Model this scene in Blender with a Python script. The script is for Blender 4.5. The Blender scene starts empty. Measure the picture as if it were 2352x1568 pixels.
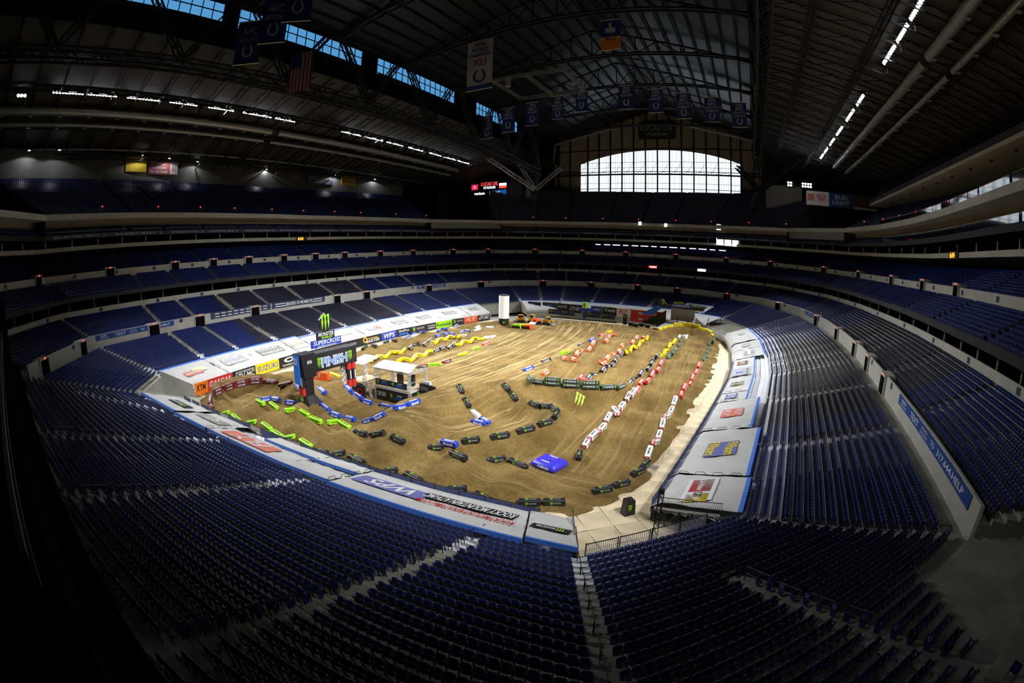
import bpy, math, random
import numpy as np
from mathutils import Matrix, Vector, Euler
random.seed(7); np.random.seed(7)
scene = bpy.context.scene
COL = scene.collection
# ---------------------------------------------------------------- camera: fisheye lens on the club-level rail of the south-east corner
cam_data = bpy.data.cameras.new('camera'); cam = bpy.data.objects.new('camera', cam_data); COL.objects.link(cam); scene.camera = cam
cam_data.type = 'PANO'; cam_data.panorama_type = 'FISHEYE_LENS_POLYNOMIAL'
cam_data.sensor_fit = 'HORIZONTAL'; cam_data.sensor_width = 36; cam_data.sensor_height = 24
cam_data.fisheye_fov = math.radians(180)
cam_data.fisheye_polynomial_k0 = 0; cam_data.fisheye_polynomial_k1 = -1/(1072/2352*36)      # theta = r / 16.4 mm
cam_data.fisheye_polynomial_k2 = 0; cam_data.fisheye_polynomial_k3 = 0; cam_data.fisheye_polynomial_k4 = 0
cam_data.clip_start = .05; cam_data.clip_end = 900
_m = Matrix.Rotation(math.radians(27.89), 4, 'Z') @ Matrix.Rotation(math.radians(90-10.9), 4, 'X') @ Matrix.Rotation(math.radians(.83), 4, 'Z')
_m.translation = (0, 0, 22); cam.matrix_world = _m
# ---------------------------------------------------------------- world: bright overcast sky outside the windows
world = bpy.data.worlds.new('overcast_sky'); scene.world = world; world.use_nodes = True
bg = world.node_tree.nodes['Background']; bg.inputs['Color'].default_value = (.86, .93, 1, 1); bg.inputs['Strength'].default_value = 1.7
# ---------------------------------------------------------------- exposure and render budget
scene.view_settings.view_transform = 'Standard'; scene.view_settings.look = 'None'; scene.view_settings.gamma = 1
scene.view_settings.use_curve_mapping = False; scene.view_settings.exposure = 0.0
cy = scene.cycles
cy.max_bounces = 4; cy.diffuse_bounces = 2; cy.glossy_bounces = 2; cy.transmission_bounces = 3; cy.transparent_max_bounces = 8
cy.use_adaptive_sampling = True; cy.adaptive_threshold = .04; cy.caustics_reflective = False; cy.caustics_refractive = False; cy.sample_clamp_indirect = 4.0
FLOOD_W = 128000          # watts of each floodlight bank
AIM = [(-60, 50), (-58, 75), (-55, 100), (-50, 122), (-30, 120), (-25, 95), (-22, 70), (-22, 48)]
# ---------------------------------------------------------------- helpers
def tag(o, label=None, cat=None, group=None, kind=None):
    if label: o['label'] = label
    if cat: o['category'] = cat
    if group: o['group'] = group
    if kind: o['kind'] = kind
    return o
def empty(name, loc=(0, 0, 0), rz=0, parent=None):
    o = bpy.data.objects.new(name, None); o.empty_display_size = .2; COL.objects.link(o)
    o.location = loc; o.rotation_euler = (0, 0, rz); o.parent = parent
    return o
def link(name, me, parent=None, mw=None):
    o = bpy.data.objects.new(name, me); COL.objects.link(o); o.parent = parent
    if mw is not None: o.matrix_local = mw
    return o
def mesh_np(name, V, F, mats, mi=None, smooth=False):
    """V (n,3), F list of tuples or (m,4)/(m,3) array"""
    me = bpy.data.meshes.new(name)
    if isinstance(F, np.ndarray):
        m, k = F.shape
        me.vertices.add(len(V)); me.vertices.foreach_set('co', np.asarray(V, np.float32).ravel())
        me.loops.add(m*k); me.loops.foreach_set('vertex_index', F.astype(np.int32).ravel())
        me.polygons.add(m); me.polygons.foreach_set('loop_start', np.arange(0, m*k, k, dtype=np.int32))
        me.update(calc_edges=True)
    else:
        me.from_pydata([tuple(v) for v in V], [], F)
    for x in (mats if isinstance(mats, (list, tuple)) else [mats]): me.materials.append(x)
    if mi is not None: me.polygons.foreach_set('material_index', np.asarray(mi, np.int32))
    if smooth: me.polygons.foreach_set('use_smooth', np.ones(len(me.polygons), bool))
    me.validate(); me.update()
    return me
class MB:
    """collects boxes, bars, tubes and quads for ONE mesh"""
    def __init__(s): s.v = []; s.f = []; s.m = []
    def add(s, V, F, mi=0):
        b = len(s.v); s.v += [tuple(map(float, v)) for v in V]; s.f += [tuple(i+b for i in f) for f in F]; s.m += [mi]*len(F); return s
    def quad(s, a, b, c, d, mi=0): return s.add([a, b, c, d], [(0, 1, 2, 3)], mi)
    def box(s, c, d, mi=0, rz=0):
        x, y, z = [k/2 for k in d]; C, S = math.cos(rz), math.sin(rz)
        V = [(c[0]+a*x*C-b*y*S, c[1]+a*x*S+b*y*C, c[2]+e*z) for a, b, e in ((-1,-1,-1),(1,-1,-1),(1,1,-1),(-1,1,-1),(-1,-1,1),(1,-1,1),(1,1,1),(-1,1,1))]
        return s.add(V, [(0,3,2,1),(4,5,6,7),(0,1,5,4),(1,2,6,5),(2,3,7,6),(3,0,4,7)], mi)
    def bar(s, p, q, w, h=None, mi=0, up=(0, 0, 1)):
        h = h or w; p = Vector(p); q = Vector(q); d = (q-p).normalized(); u = Vector(up)
        if abs(d.dot(u)) > .98: u = Vector((0, 1, 0))
        a = d.cross(u).normalized()*w/2; b = a.cross(d).normalized()*h/2
        V = [p-a-b, p+a-b, p+a+b, p-a+b, q-a-b, q+a-b, q+a+b, q-a+b]
        return s.add(V, [(0,3,2,1),(4,5,6,7),(0,1,5,4),(1,2,6,5),(2,3,7,6),(3,0,4,7)], mi)
    def tube(s, p, q, r, n=8, mi=0, r2=None, caps=True):
        p = Vector(p); q = Vector(q); d = (q-p).normalized(); u = Vector((0, 0, 1)) if abs(d.z) < .95 else Vector((1, 0, 0))
        a = d.cross(u).normalized(); b = d.cross(a); r2 = r if r2 is None else r2
        V = [p+(a*math.cos(t)+b*math.sin(t))*r for t in np.linspace(0, 2*math.pi, n, endpoint=False)]+[q+(a*math.cos(t)+b*math.sin(t))*r2 for t in np.linspace(0, 2*math.pi, n, endpoint=False)]
        F = [(i, i+n, (i+1) % n+n, (i+1) % n) for i in range(n)]
        if caps: F += [tuple(range(n)), tuple(range(2*n-1, n-1, -1))]
        return s.add(V, F, mi)
    def path(s, pts, r, n=6, mi=0):
        for a, b in zip(pts[:-1], pts[1:]): s.tube(a, b, r, n, mi)
        return s
    def prism(s, poly, y0, y1, mi=0):
        """polygon in x/z swept along y"""
        n = len(poly); V = [(x, y0, z) for x, z in poly]+[(x, y1, z) for x, z in poly]
        return s.add(V, [tuple(range(n)), tuple(range(2*n-1, n-1, -1))]+[(i, i+n, (i+1) % n+n, (i+1) % n) for i in range(n)], mi)
    def mesh(s, name, mats, smooth=False): return mesh_np(name, s.v, s.f, mats, s.m, smooth)
    def build(s, name, mats, parent=None, mw=None, smooth=False): return link(name, s.mesh(name, mats, smooth), parent, mw)
def T(x, y, z): return Matrix.Translation((x, y, z))
def RZ(a): return Matrix.Rotation(a, 4, 'Z')
def RX(a): return Matrix.Rotation(a, 4, 'X')
def RY(a): return Matrix.Rotation(a, 4, 'Y')
ORD = ['zeroth','first','second','third','fourth','fifth','sixth','seventh','eighth','ninth','tenth','eleventh','twelfth','thirteenth','fourteenth','fifteenth','sixteenth','seventeenth','eighteenth','nineteenth','twentieth']
_t = ['','','twenty','thirty','forty','fifty','sixty']
def ordn(n):
    if n <= 20: return ORD[n]
    a, b = divmod(n, 10)
    return (_t[a]+'-'+ORD[b]) if b else _t[a][:-1]+'ieth'
# ---------------------------------------------------------------- materials (procedural)
def mat(name, col, rough=.6, metal=0, noise=0, nscale=4, bump=0, bscale=30, emit=None, estr=1, spec=.5):
    m = bpy.data.materials.new(name); m.use_nodes = True; nt = m.node_tree; b = nt.nodes['Principled BSDF']
    b.inputs['Base Color'].default_value = (*col, 1); b.inputs['Roughness'].default_value = rough; b.inputs['Metallic'].default_value = metal
    b.inputs['Specular IOR Level'].default_value = spec
    tc = None
    if noise or bump:
        tc = nt.nodes.new('ShaderNodeTexCoord')
    if noise:
        n = nt.nodes.new('ShaderNodeTexNoise'); n.inputs['Scale'].default_value = nscale; n.inputs['Detail'].default_value = 4
        nt.links.new(tc.outputs['Object'], n.inputs['Vector'])
        r = nt.nodes.new('ShaderNodeMapRange'); r.inputs['To Min'].default_value = 1-noise; r.inputs['To Max'].default_value = 1+noise
        r.inputs['From Min'].default_value = .3; r.inputs['From Max'].default_value = .7
        nt.links.new(n.outputs['Fac'], r.inputs['Value'])
        mx = nt.nodes.new('ShaderNodeMix'); mx.data_type = 'RGBA'; mx.blend_type = 'MULTIPLY'; mx.inputs[0].default_value = 1
        mx.inputs[6].default_value = (*col, 1); nt.links.new(r.outputs[0], mx.inputs[7]); nt.links.new(mx.outputs[2], b.inputs['Base Color'])
    if bump:
        n = nt.nodes.new('ShaderNodeTexNoise'); n.inputs['Scale'].default_value = bscale; n.inputs['Detail'].default_value = 3
        nt.links.new(tc.outputs['Object'], n.inputs['Vector'])
        bp = nt.nodes.new('ShaderNodeBump'); bp.inputs['Strength'].default_value = bump; bp.inputs['Distance'].default_value = .05
        nt.links.new(n.outputs['Fac'], bp.inputs['Height']); nt.links.new(bp.outputs[0], b.inputs['Normal'])
    if emit:
        b.inputs['Emission Color'].default_value = (*emit, 1); b.inputs['Emission Strength'].default_value = estr
    if emit and hasattr(m, 'cycles'): m.cycles.emission_sampling = 'NONE'
    return m
def glass(name, col, fac=.9):
    m = bpy.data.materials.new(name); m.use_nodes = True; nt = m.node_tree; nt.nodes.clear()
    o = nt.nodes.new('ShaderNodeOutputMaterial'); t = nt.nodes.new('ShaderNodeBsdfTransparent'); g = nt.nodes.new('ShaderNodeBsdfGlossy'); x = nt.nodes.new('ShaderNodeMixShader')
    t.inputs[0].default_value = (*col, 1); g.inputs['Roughness'].default_value = .05; x.inputs[0].default_value = 1-fac
    nt.links.new(t.outputs[0], x.inputs[1]); nt.links.new(g.outputs[0], x.inputs[2]); nt.links.new(x.outputs[0], o.inputs[0])
    return m
M = {
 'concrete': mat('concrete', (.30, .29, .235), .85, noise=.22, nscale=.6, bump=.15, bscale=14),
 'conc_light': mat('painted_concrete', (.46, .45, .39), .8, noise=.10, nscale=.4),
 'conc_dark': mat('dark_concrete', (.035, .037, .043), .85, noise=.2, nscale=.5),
 'alu': mat('aluminium_plank', (.80, .81, .83), .42, .1, noise=.12, nscale=1.5),
 'plywood': mat('plywood_floor', (.66, .54, .35), .8, noise=.22, nscale=.35, bump=.1, bscale=5),
 'navy': mat('navy_seat_plastic', (.008, .019, .115), .36, noise=.2, nscale=.11),
 'charcoal': mat('charcoal_seat_plastic', (.022, .024, .045), .35, noise=.2, nscale=.11),
 'rail': mat('black_rail', (.02, .021, .024), .4, .3),
 'blackfab': mat('black_vinyl', (.012, .012, .013), .45),
 'fence_navy': mat('navy_fence_fabric', (.055, .075, .20), .7, noise=.25, nscale=2),
 'fence_stripe': mat('pale_fence_stripe', (.42, .45, .54), .7),
 'tarp': mat('white_vinyl_tarp', (.58, .58, .555), .42, noise=.08, nscale=.5, bump=.25, bscale=1.4),
 'tarpblue': mat('blue_tarp_edge', (.06, .20, .72), .5),
 'steel': mat('galvanised_steel', (.42, .43, .44), .4, .6),
 'white_steel': mat('pale_aluminium_truss', (.72, .73, .74), .35, .4),
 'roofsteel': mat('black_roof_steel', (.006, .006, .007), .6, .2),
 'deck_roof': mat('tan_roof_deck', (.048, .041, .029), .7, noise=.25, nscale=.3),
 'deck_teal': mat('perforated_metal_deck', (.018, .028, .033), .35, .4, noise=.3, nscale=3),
 'duct': mat('grey_duct', (.30, .29, .26), .4, .5),
 'upwall': mat('dim_upper_wall_panel', (.10, .10, .095), .85, noise=.15, nscale=.4),
 'brownwall': mat('tan_wall_panel', (.30, .25, .18), .8, noise=.15, nscale=.4),
 'greywall': mat('grey_wall_panel', (.24, .24, .23), .8, noise=.1, nscale=.4),
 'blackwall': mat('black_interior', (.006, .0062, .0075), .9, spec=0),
 'screen': mat('dark_video_screen', (.008, .008, .009), .5),
 'winglass': glass('clear_glazing', (.97, .99, 1), .96),
 'blueglass': glass('blue_tinted_glazing', (.26, .47, .64), .95),
 'darkglass': glass('smoked_glass', (.30, .38, .42), .9),
 'red_led': mat('red_exit_light', (.3, .01, .01), .5, emit=(1, .04, .03), estr=4),
 'amber_led': mat('amber_clock_digits', (.3, .1, .01), .5, emit=(1, .33, .02), estr=3),
 'warm': mat('warm_room_light', (.4, .2, .05), .5, emit=(1, .55, .12), estr=.9),
 'white_led': mat('white_led_print', (.7, .7, .7), .5, emit=(1, 1, 1), estr=1.6),
 'led_red': mat('red_led_print', (.7, .05, .05), .5, emit=(1, .08, .06), estr=1.3),
 'led_pink': mat('pink_led_print', (.7, .05, .2), .5, emit=(.9, .02, .16), estr=.9),
 'led_blue': mat('blue_led_print', (.02, .1, .4), .5, emit=(.02, .11, .42), estr=.7),
 'lens': mat('lit_floodlight_lens', (.9, .9, .95), .3, emit=(.93, .93, 1), estr=26),
 'walllens': mat('lit_wall_lamp_lens', (.9, .9, .95), .3, emit=(.95, .93, 1), estr=18),
 'white': mat('white_print', (.72, .72, .72), .5), 'black': mat('black_print', (.012, .012, .014), .5),
 'red': mat('red_print', (.58, .03, .025), .5), 'orange': mat('orange_vinyl', (.86, .10, .015), .45), 'ktm': mat('bright_orange_vinyl', (.90, .20, .008), .45),
 'yellow': mat('yellow_vinyl', (.88, .68, .008), .4), 'lime': mat('lime_vinyl', (.34, .78, .012), .4), 'claw': mat('neon_green_print', (.33, .74, .03), .5),
 'blue': mat('blue_vinyl', (.020, .055, .44), .4), 'bright_blue': mat('bright_blue_print', (.01, .16, .75), .5), 'banner_blue': mat('royal_banner_cloth', (.014, .022, .15), .8),
 'maroon': mat('maroon_vinyl', (.17, .012, .014), .45), 'grey': mat('grey_vinyl', (.34, .35, .35), .45), 'greyprint': mat('grey_print', (.28, .28, .25), .6), 'pale': mat('white_vinyl', (.74, .74, .74), .4),
 'moss': mat('dark_green_vinyl', (.045, .075, .060), .45), 'pink': mat('salmon_print', (.66, .20, .14), .5), 'purple': mat('violet_print', (.15, .17, .42), .5),
 'gold': mat('gold_print', (.72, .40, .02), .5), 'cream': mat('cream_print', (.70, .66, .44), .6), 'bronze': mat('grey_print_soft', (.40, .41, .44), .6),
 'sunset': mat('sunset_orange_cloth', (.62, .16, .015), .7), 'machine': mat('yellow_machine_paint', (.72, .36, .01), .4), 'rubber': mat('black_rubber', (.015, .015, .015), .8),
 'inflat': mat('lit_white_inflatable', (.85, .85, .85), .5, emit=(1, 1, 1), estr=.35), 'wood': mat('brown_board', (.30, .17, .08), .7, noise=.2), 'sign_dark': mat('dark_sign_face', (.012, .014, .014), .6),
 'sign_letters': mat('dim_steel_letters', (.30, .34, .33), .5, .3), 'redcloth': mat('red_flag_cloth', (.20, .012, .014), .8), 'palecloth': mat('pale_flag_cloth', (.33, .30, .26), .8),
 'yellowsign': mat('yellow_sign_face', (.62, .42, .012), .6), 'redsign': mat('dark_red_sign_face', (.24, .05, .05), .6), 'navysign': mat('navy_sign_face', (.03, .045, .10), .6),
 'budblue': mat('blue_sign_face', (.008, .07, .30), .6), 'photo': mat('brown_photo_print', (.10, .06, .045), .6, noise=.6, nscale=1.2),
}
# ---------------------------------------------------------------- lettering and marks
_tc = {}
def text_mesh(s, m, shear=0, ext=0, bold=0):
    k = (s, m.name, shear, ext, bold)
    if k in _tc: return _tc[k]
    c = bpy.data.curves.new('lettering', 'FONT'); c.body = s; c.align_x = 'CENTER'; c.align_y = 'CENTER'; c.shear = shear; c.extrude = ext; c.offset = bold; c.resolution_u = 2
    o = bpy.data.objects.new('lettering', c); me = bpy.data.meshes.new_from_object(o)
    bpy.data.objects.remove(o); bpy.data.curves.remove(c)
    n = len(me.vertices); co = np.zeros(n*3, np.float32); me.vertices.foreach_get('co', co); co = co.reshape(-1, 3)
    lo, hi = co.min(0), co.max(0); co[:, :2] = (co[:, :2]-(lo+hi)[:2]/2)/(hi-lo)[:2]       # unit box in x,y
    me.vertices.foreach_set('co', co.ravel()); me.update()
    me.materials.clear(); me.materials.append(m); me.name = 'lettering'
    _tc[k] = me; return me
def text(s, m, parent, mw, w, h, shear=0, bold=.02, name='lettering'):
    """flat lettering of width w and height h in the local x/y plane of mw"""
    return link(name, text_mesh(s, m, shear, 0, bold), parent, mw @ Matrix.Diagonal((w, h, 1, 1)))
_mk = {}
def claw_mesh(m):
    if ('c', m.name) not in _mk:
        b = MB()
        for x0, top, bot in ((-.42, .5, -.40), (-.08, .5, -.5), (.26, .5, -.38)):
            P = [(x0-.06, top-.06), (x0+.02, top), (x0+.22, top-.02), (x0+.18, top-.30), (x0+.21, .0), (x0+.14, bot+.14), (x0+.07, bot), (x0+.06, bot+.26), (x0+.01, .05), (x0+.05, top-.26)]
            b.add([(x, z, 0) for x, z in P], [(0, 1, 9), (1, 2, 3, 9), (9, 3, 4, 8), (8, 4, 5, 7), (7, 5, 6)])
        _mk['c', m.name] = b.mesh('claw_mark', m)
    return _mk['c', m.name]
def shoe_mesh(m):
    if ('s', m.name) not in _mk:
        b = MB(); n = 14; A = np.radians(np.linspace(-52, 232, n))
        V = [(.5*math.cos(-a)*(1 if i else 1), .5*math.sin(-a), 0) for i, a in enumerate(A)]+[(.31*math.cos(-a), .33*math.sin(-a), 0) for a in A]
        b.add(V, [(i, i+1, i+1+n, i+n) for i in range(n-1)])
        b.quad((.30-.17, .36, 0), (.30+.04, .36, 0), (.30+.04, .46, 0), (.30-.17, .46, 0)); b.quad((-.34, .36, 0), (-.13, .36, 0), (-.13, .46, 0), (-.34, .46, 0))
        _mk['s', m.name] = b.mesh('horseshoe_mark', m)
    return _mk['s', m.name]
def claw(m, parent, mw, w, h): return link('claw_mark', claw_mesh(m), parent, mw @ Matrix.Diagonal((w, h, 1, 1)))
def shoe(m, parent, mw, w, h): return link('horseshoe_mark', shoe_mesh(m), parent, mw @ Matrix.Diagonal((w, h, 1, 1)))
def frame_m(o, xdir, zdir):
    """matrix whose local x = xdir, local y = zdir (reading up), local z = outward"""
    x = Vector(xdir).normalized(); y = Vector(zdir).normalized(); z = x.cross(y).normalized(); y = z.cross(x)
    m = Matrix((x, y, z)).transposed().to_4x4(); m.translation = o; return m
# ---------------------------------------------------------------- dirt height field (metres, world x east / y north)
DIRT = np.array([(-76,41),(-75.6,50),(-77.5,71),(-78.2,85),(-78.2,99),(-76.6,112),(-74,124),(-68.5,133),(-62,139),(-50,142.5),(-36,143.5),(-22,142),(-11,138.5),
 (-4.8,131),(-4.2,120),(-3.9,104),(-3.9,92),(-4.3,84.4),(-5.4,76),(-5.3,69),(-5.9,59),(-6.5,53),(-6.9,47.5),(-6.9,43),(-8.0,39),(-9.4,36),(-11.5,33),(-15,31.6),
 (-19.5,31.0),(-26.4,30.6),(-33,30.2),(-41,29.6),(-48,29.2),(-56,28.8),(-63,28.4),(-68.3,28.5),(-72.5,30),(-75.2,33.5)],float)
def _segd(x, y, a, b):
    dx, dy = b[0]-a[0], b[1]-a[1]
    t = np.clip(((x-a[0])*dx+(y-a[1])*dy)/(dx*dx+dy*dy+1e-9), 0, 1)
    return np.hypot(x-a[0]-t*dx, y-a[1]-t*dy), t
def dirt_inside(x, y):
    """signed distance to the dirt outline, positive inside"""
    x = np.asarray(x, float); y = np.asarray(y, float)
    d = np.full(x.shape, 1e9); ins = np.zeros(x.shape, bool)
    n = len(DIRT)
    for i in range(n):
        a, b = DIRT[i], DIRT[(i+1) % n]
        d = np.minimum(d, _segd(x, y, a, b)[0])
        c = ((a[1] > y) != (b[1] > y))
        xi = a[0]+(y-a[1])*(b[0]-a[0])/((b[1]-a[1]) if abs(b[1]-a[1]) > 1e-9 else 1e-9)
        ins ^= c & (x < xi)
    return np.where(ins, d, -d)
def _sm(t):
    t = np.clip(t, 0, 1); return t*t*(3-2*t)
def _box(v, a, b, s):
    return _sm((v-a)/s+.5)*_sm((b-v)/s+.5)
# crest lines: (points, crest height, half width) -- berms and ridges
RIDGES = [
 ([(-61.0,26.9),(-66.8,29.4),(-70.2,32.1),(-71.3,35),(-70.9,38.3),(-68.6,41.2),(-64.8,42.4),(-60.5,42.4)],2.2,3.6),
 ([(-33.0,37.2),(-36.2,40),(-37.3,44),(-36.6,48),(-36.0,52),(-33.2,54.5),(-31.2,58)],3.1,7.0),
 ([(-27,38.9),(-24.7,41.4),(-22.8,44.2),(-21.4,47.2),(-20.8,49.6),(-21.3,52.6),(-23,54.6),(-26.1,54.6)],2.2,3.9),
 ([(-29.2,59.9),(-26.3,60.2),(-22.6,60.9),(-18.4,62.5),(-15.4,64.9)],3.2,3.8),
 ([(-21.3,122.5),(-20.3,130),(-17.4,135),(-13.8,137.3),(-9.8,135),(-7.4,129),(-6.2,122.5)],2.2,3.4),
 ([(-72,108),(-70,116),(-66,121)],1.3,4),
]
ROLL_E = [(49.7,1.2),(58.7,1.3),(69,1.3),(77,1.0),(84,1.0),(94,.95),(102,.8),(109,.8),(117,.7),(124,.5)]
ROLL_2 = [(74,1.0),(81,1.1),(88.5,1.2),(96,1.1),(104,1.0),(112,.9),(120,.8)]
ROLL_W = [(66,.9),(71,1.0),(76.5,1.1),(82,1.1),(87.5,1.1),(93,1.0),(98,.8)]
ROLL_X = [(66,.8),(74,.9),(84,1.0),(94,1.0),(103,.8)]
ROLL_S = [(-59.5,1.0),(-52.5,1.1),(-46,1.1),(-39.3,1.2),(-32,1.3),(-24.5,1.2),(-17.8,.7)]
def H(x, y):
    x = np.asarray(x, float); y = np.asarray(y, float)
    sd = dirt_inside(x, y)
    edge = _sm((sd+.3)/3.0)
    z = np.full(x.shape, .5)
    def rolls(lst, m, v, w):
        r = np.zeros(x.shape)
        for c, h in lst: r = np.maximum(r, h*np.exp(-((v-c)/w)**2))
        return r*m
    z = z+rolls(ROLL_E, _box(x, -16.2, -7.2, 1.2)*_box(y, 43, 128, 3), y, 2.3)
    z = z+rolls(ROLL_2, _box(x, -25.2, -15.8, 1.2)*_box(y, 68, 124, 3), y, 2.1)
    z = z+rolls(ROLL_W, _box(x, -67.8, -60.2, 1.6)*_box(y, 62, 102, 3), y, 1.7)
    z = z+rolls(ROLL_X, _box(x, -77, -69.4, 1.6)*_box(y, 60, 108, 3), y, 2.4)
    sl = 33.9+.0*x
    z = z+rolls(ROLL_S, _box(y, 29.6, 38.0, 2.0), x, 2.2)
    # third lane: long ramps
    p = np.interp(y, [69,73,82,84,88,91,97,98.6,102.5,106,110,114,118,122,126],[0,.3,2.3,2.4,1.3,1.2,2.9,2.9,.6,.4,1.3,.5,1.2,.3,0])
    z = z+p*_box(x, -33.0, -24.6, 1.4)
    # finish jump: lip at x=-53.5, smooth face down to the east
    p = np.interp(x, [-60.5,-57.5,-54.6,-53.2,-51,-48.5,-46,-43],[0,1.2,2.5,2.55,1.65,.75,.2,0])
    z = z+p*_box(y, 36.6, 46.0, 1.4)*(1-.92*_box(x, -56, -50.6, 1.2)*_box(y, 34, 39.4, 1.4))
    r = np.zeros(x.shape)
    for pts, h, w in RIDGES:
        d = np.full(x.shape, 1e9)
        for a, b in zip(pts[:-1], pts[1:]): d = np.minimum(d, _segd(x, y, a, b)[0])
        r = np.maximum(r, h*_sm(1-d/w)**1.0)
    z = np.maximum(z, .5+r)
    return z*edge
# ================================================================ THE SETTING
# front edge of the lower bowl (plan), travelled with the stands on the right-hand side
FR = np.array([(-5.0,35.3),(-2.1,66),(-.7,82),(-.2,98),(-.8,116),(-3.5,131), (-10,142),(-22,148),(-41,150),(-60,148),(-70,142.5),
 (-77.5,131),(-80.8,110),(-82,90),(-81,68),(-78.5,47),(-75.3,30), (-70,25.8),(-58,26.4),(-35,27.7),(-10.5,30.0)], float)
NV = len(FR)
ZO = np.array([0,0,0,0,.2,.5, 1,1.2,1.2,1.2,1, .5,.2,0,0,0,0, 0,0,0,0], float)     # the north end stands a little higher
SIDE = ['E']*5+['NE']+['N']*4+['NW']+['W']*5+['SW']+['S']*3+['SE']
_d = np.roll(FR, -1, 0)-FR; _d /= np.linalg.norm(_d, axis=1)[:, None]
NRM = np.stack([_d[:, 1], -_d[:, 0]], 1)
_np = np.roll(NRM, 1, 0)
MIT = (NRM+_np)/(1+(NRM*_np).sum(1))[:, None]
def off(v, d, z=0.0):
    v %= NV; p = FR[v]+MIT[v]*d; return (p[0], p[1], z+ZO[v])
def strips(fs, prof, mi=0, b=None, caps=False):
    """sweep a (d,z) profile along facets; prof may be a function of the vertex"""
    b = b or MB(); P = prof if callable(prof) else (lambda v: prof)
    for f in fs:
        A = [off(f, d, z) for d, z in P(f)]; B = [off(f+1, d, z) for d, z in P(f+1)]
        for k in range(len(A)-1): b.quad(A[k], A[k+1], B[k+1], B[k], mi)
    return b
def cap(b, v, prof, zb, mi=0):
    """close the radial end of a run of stands down to zb"""
    P = prof(v) if callable(prof) else prof
    for k in range(len(P)-1):
        if abs(P[k+1][0]-P[k][0]) > 1e-6:
            b.quad(off(v, P[k][0], zb), off(v, P[k+1][0], zb), off(v, P[k+1][0], P[k+1][1]), off(v, P[k][0], P[k][1]), mi)
FE, FN, FW, FS = [0,1,2,3,4], [6,7,8,9], [11,12,13,14,15], [17,18,19]
BOWL = list(range(0, 17))                       # every facet that carries the upper tiers: E, NE, N, NW, W, SW
TR, RS, Z0 = .83, .25, 1.2
NROW = {s: 26 for s in set(SIDE)}; NROW['S'] = 35; NROW['SE'] = 35
def steps(n, d0, z0, tr, rs):
    P = [(d0, z0)]
    for i in range(n):
        P.append((d0+(i+1)*tr, z0+i*rs))
        P.append((d0+(i+1)*tr, z0+(i+1)*rs))
    return P
# ---- arena floor and the plywood laid on it
b = MB(); b.quad((-84, 24, 0), (2, 24, 0), (2, 152, 0), (-84, 152, 0)); tag(b.build('floor', M['concrete']), kind='structure')
ply = empty('floor_plywood'); tag(ply, kind='structure')
def plank_sheet(cx, cy, w, h, a, z, m='plywood'):
    MB().box((0, 0, 0), (w, h, .03)).build('plank', M[m], ply, T(cx, cy, z) @ RZ(a))
rs = random.Random(3)
for i in range(36):                                                              # east side strip
    y = 39+i*2.5
    xe = np.interp(y, FR[:6, 1], FR[:6, 0])
    for j, w in enumerate((2.4, 2.4)):
        plank_sheet(xe-.35-1.2-2.44*j, y+rs.uniform(-.02, .02), 2.4, 2.47, rs.uniform(-.006, .006), .02+rs.uniform(0, .012))
for i in range(40):                                                              # west side strip
    y = 32+i*2.5
    xw = np.interp(y, [30, 47, 68, 90, 110, 131], FR[[16, 15, 14, 13, 12, 11], 0])
    plank_sheet(xw+1.6, y, 2.4, 2.47, rs.uniform(-.006, .006), .02+rs.uniform(0, .012))
    if i % 3: plank_sheet(xw+4.05, y, 2.4, 2.47, rs.uniform(-.006, .006), .02+rs.uniform(0, .012))
for i in range(6):                                                               # south-east tunnel ramp, sheets laid askew
    for j in range(4):
        a = math.radians(42); u = (-9.6+math.sin(a)*(i*2.45-1.0)+math.cos(a)*(j-1.4)*2.45, 35-math.cos(a)*(i*2.45-1.0)+math.sin(a)*(j-1.4)*2.45)
        plank_sheet(u[0], u[1], 2.4, 2.4, a+rs.uniform(-.06, .06), .03+rs.uniform(0, .02))
for i in range(22):                                                              # north edge strip
    plank_sheet(-62+i*2.45, 145.2, 2.42, 2.4, rs.uniform(-.01, .01), .03)
for k in range(5):
    plank_sheet(-8.9+k*.55*1.0, 46.4-k*.12, .5, 1.0, -.25, .07, 'greyprint')
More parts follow.
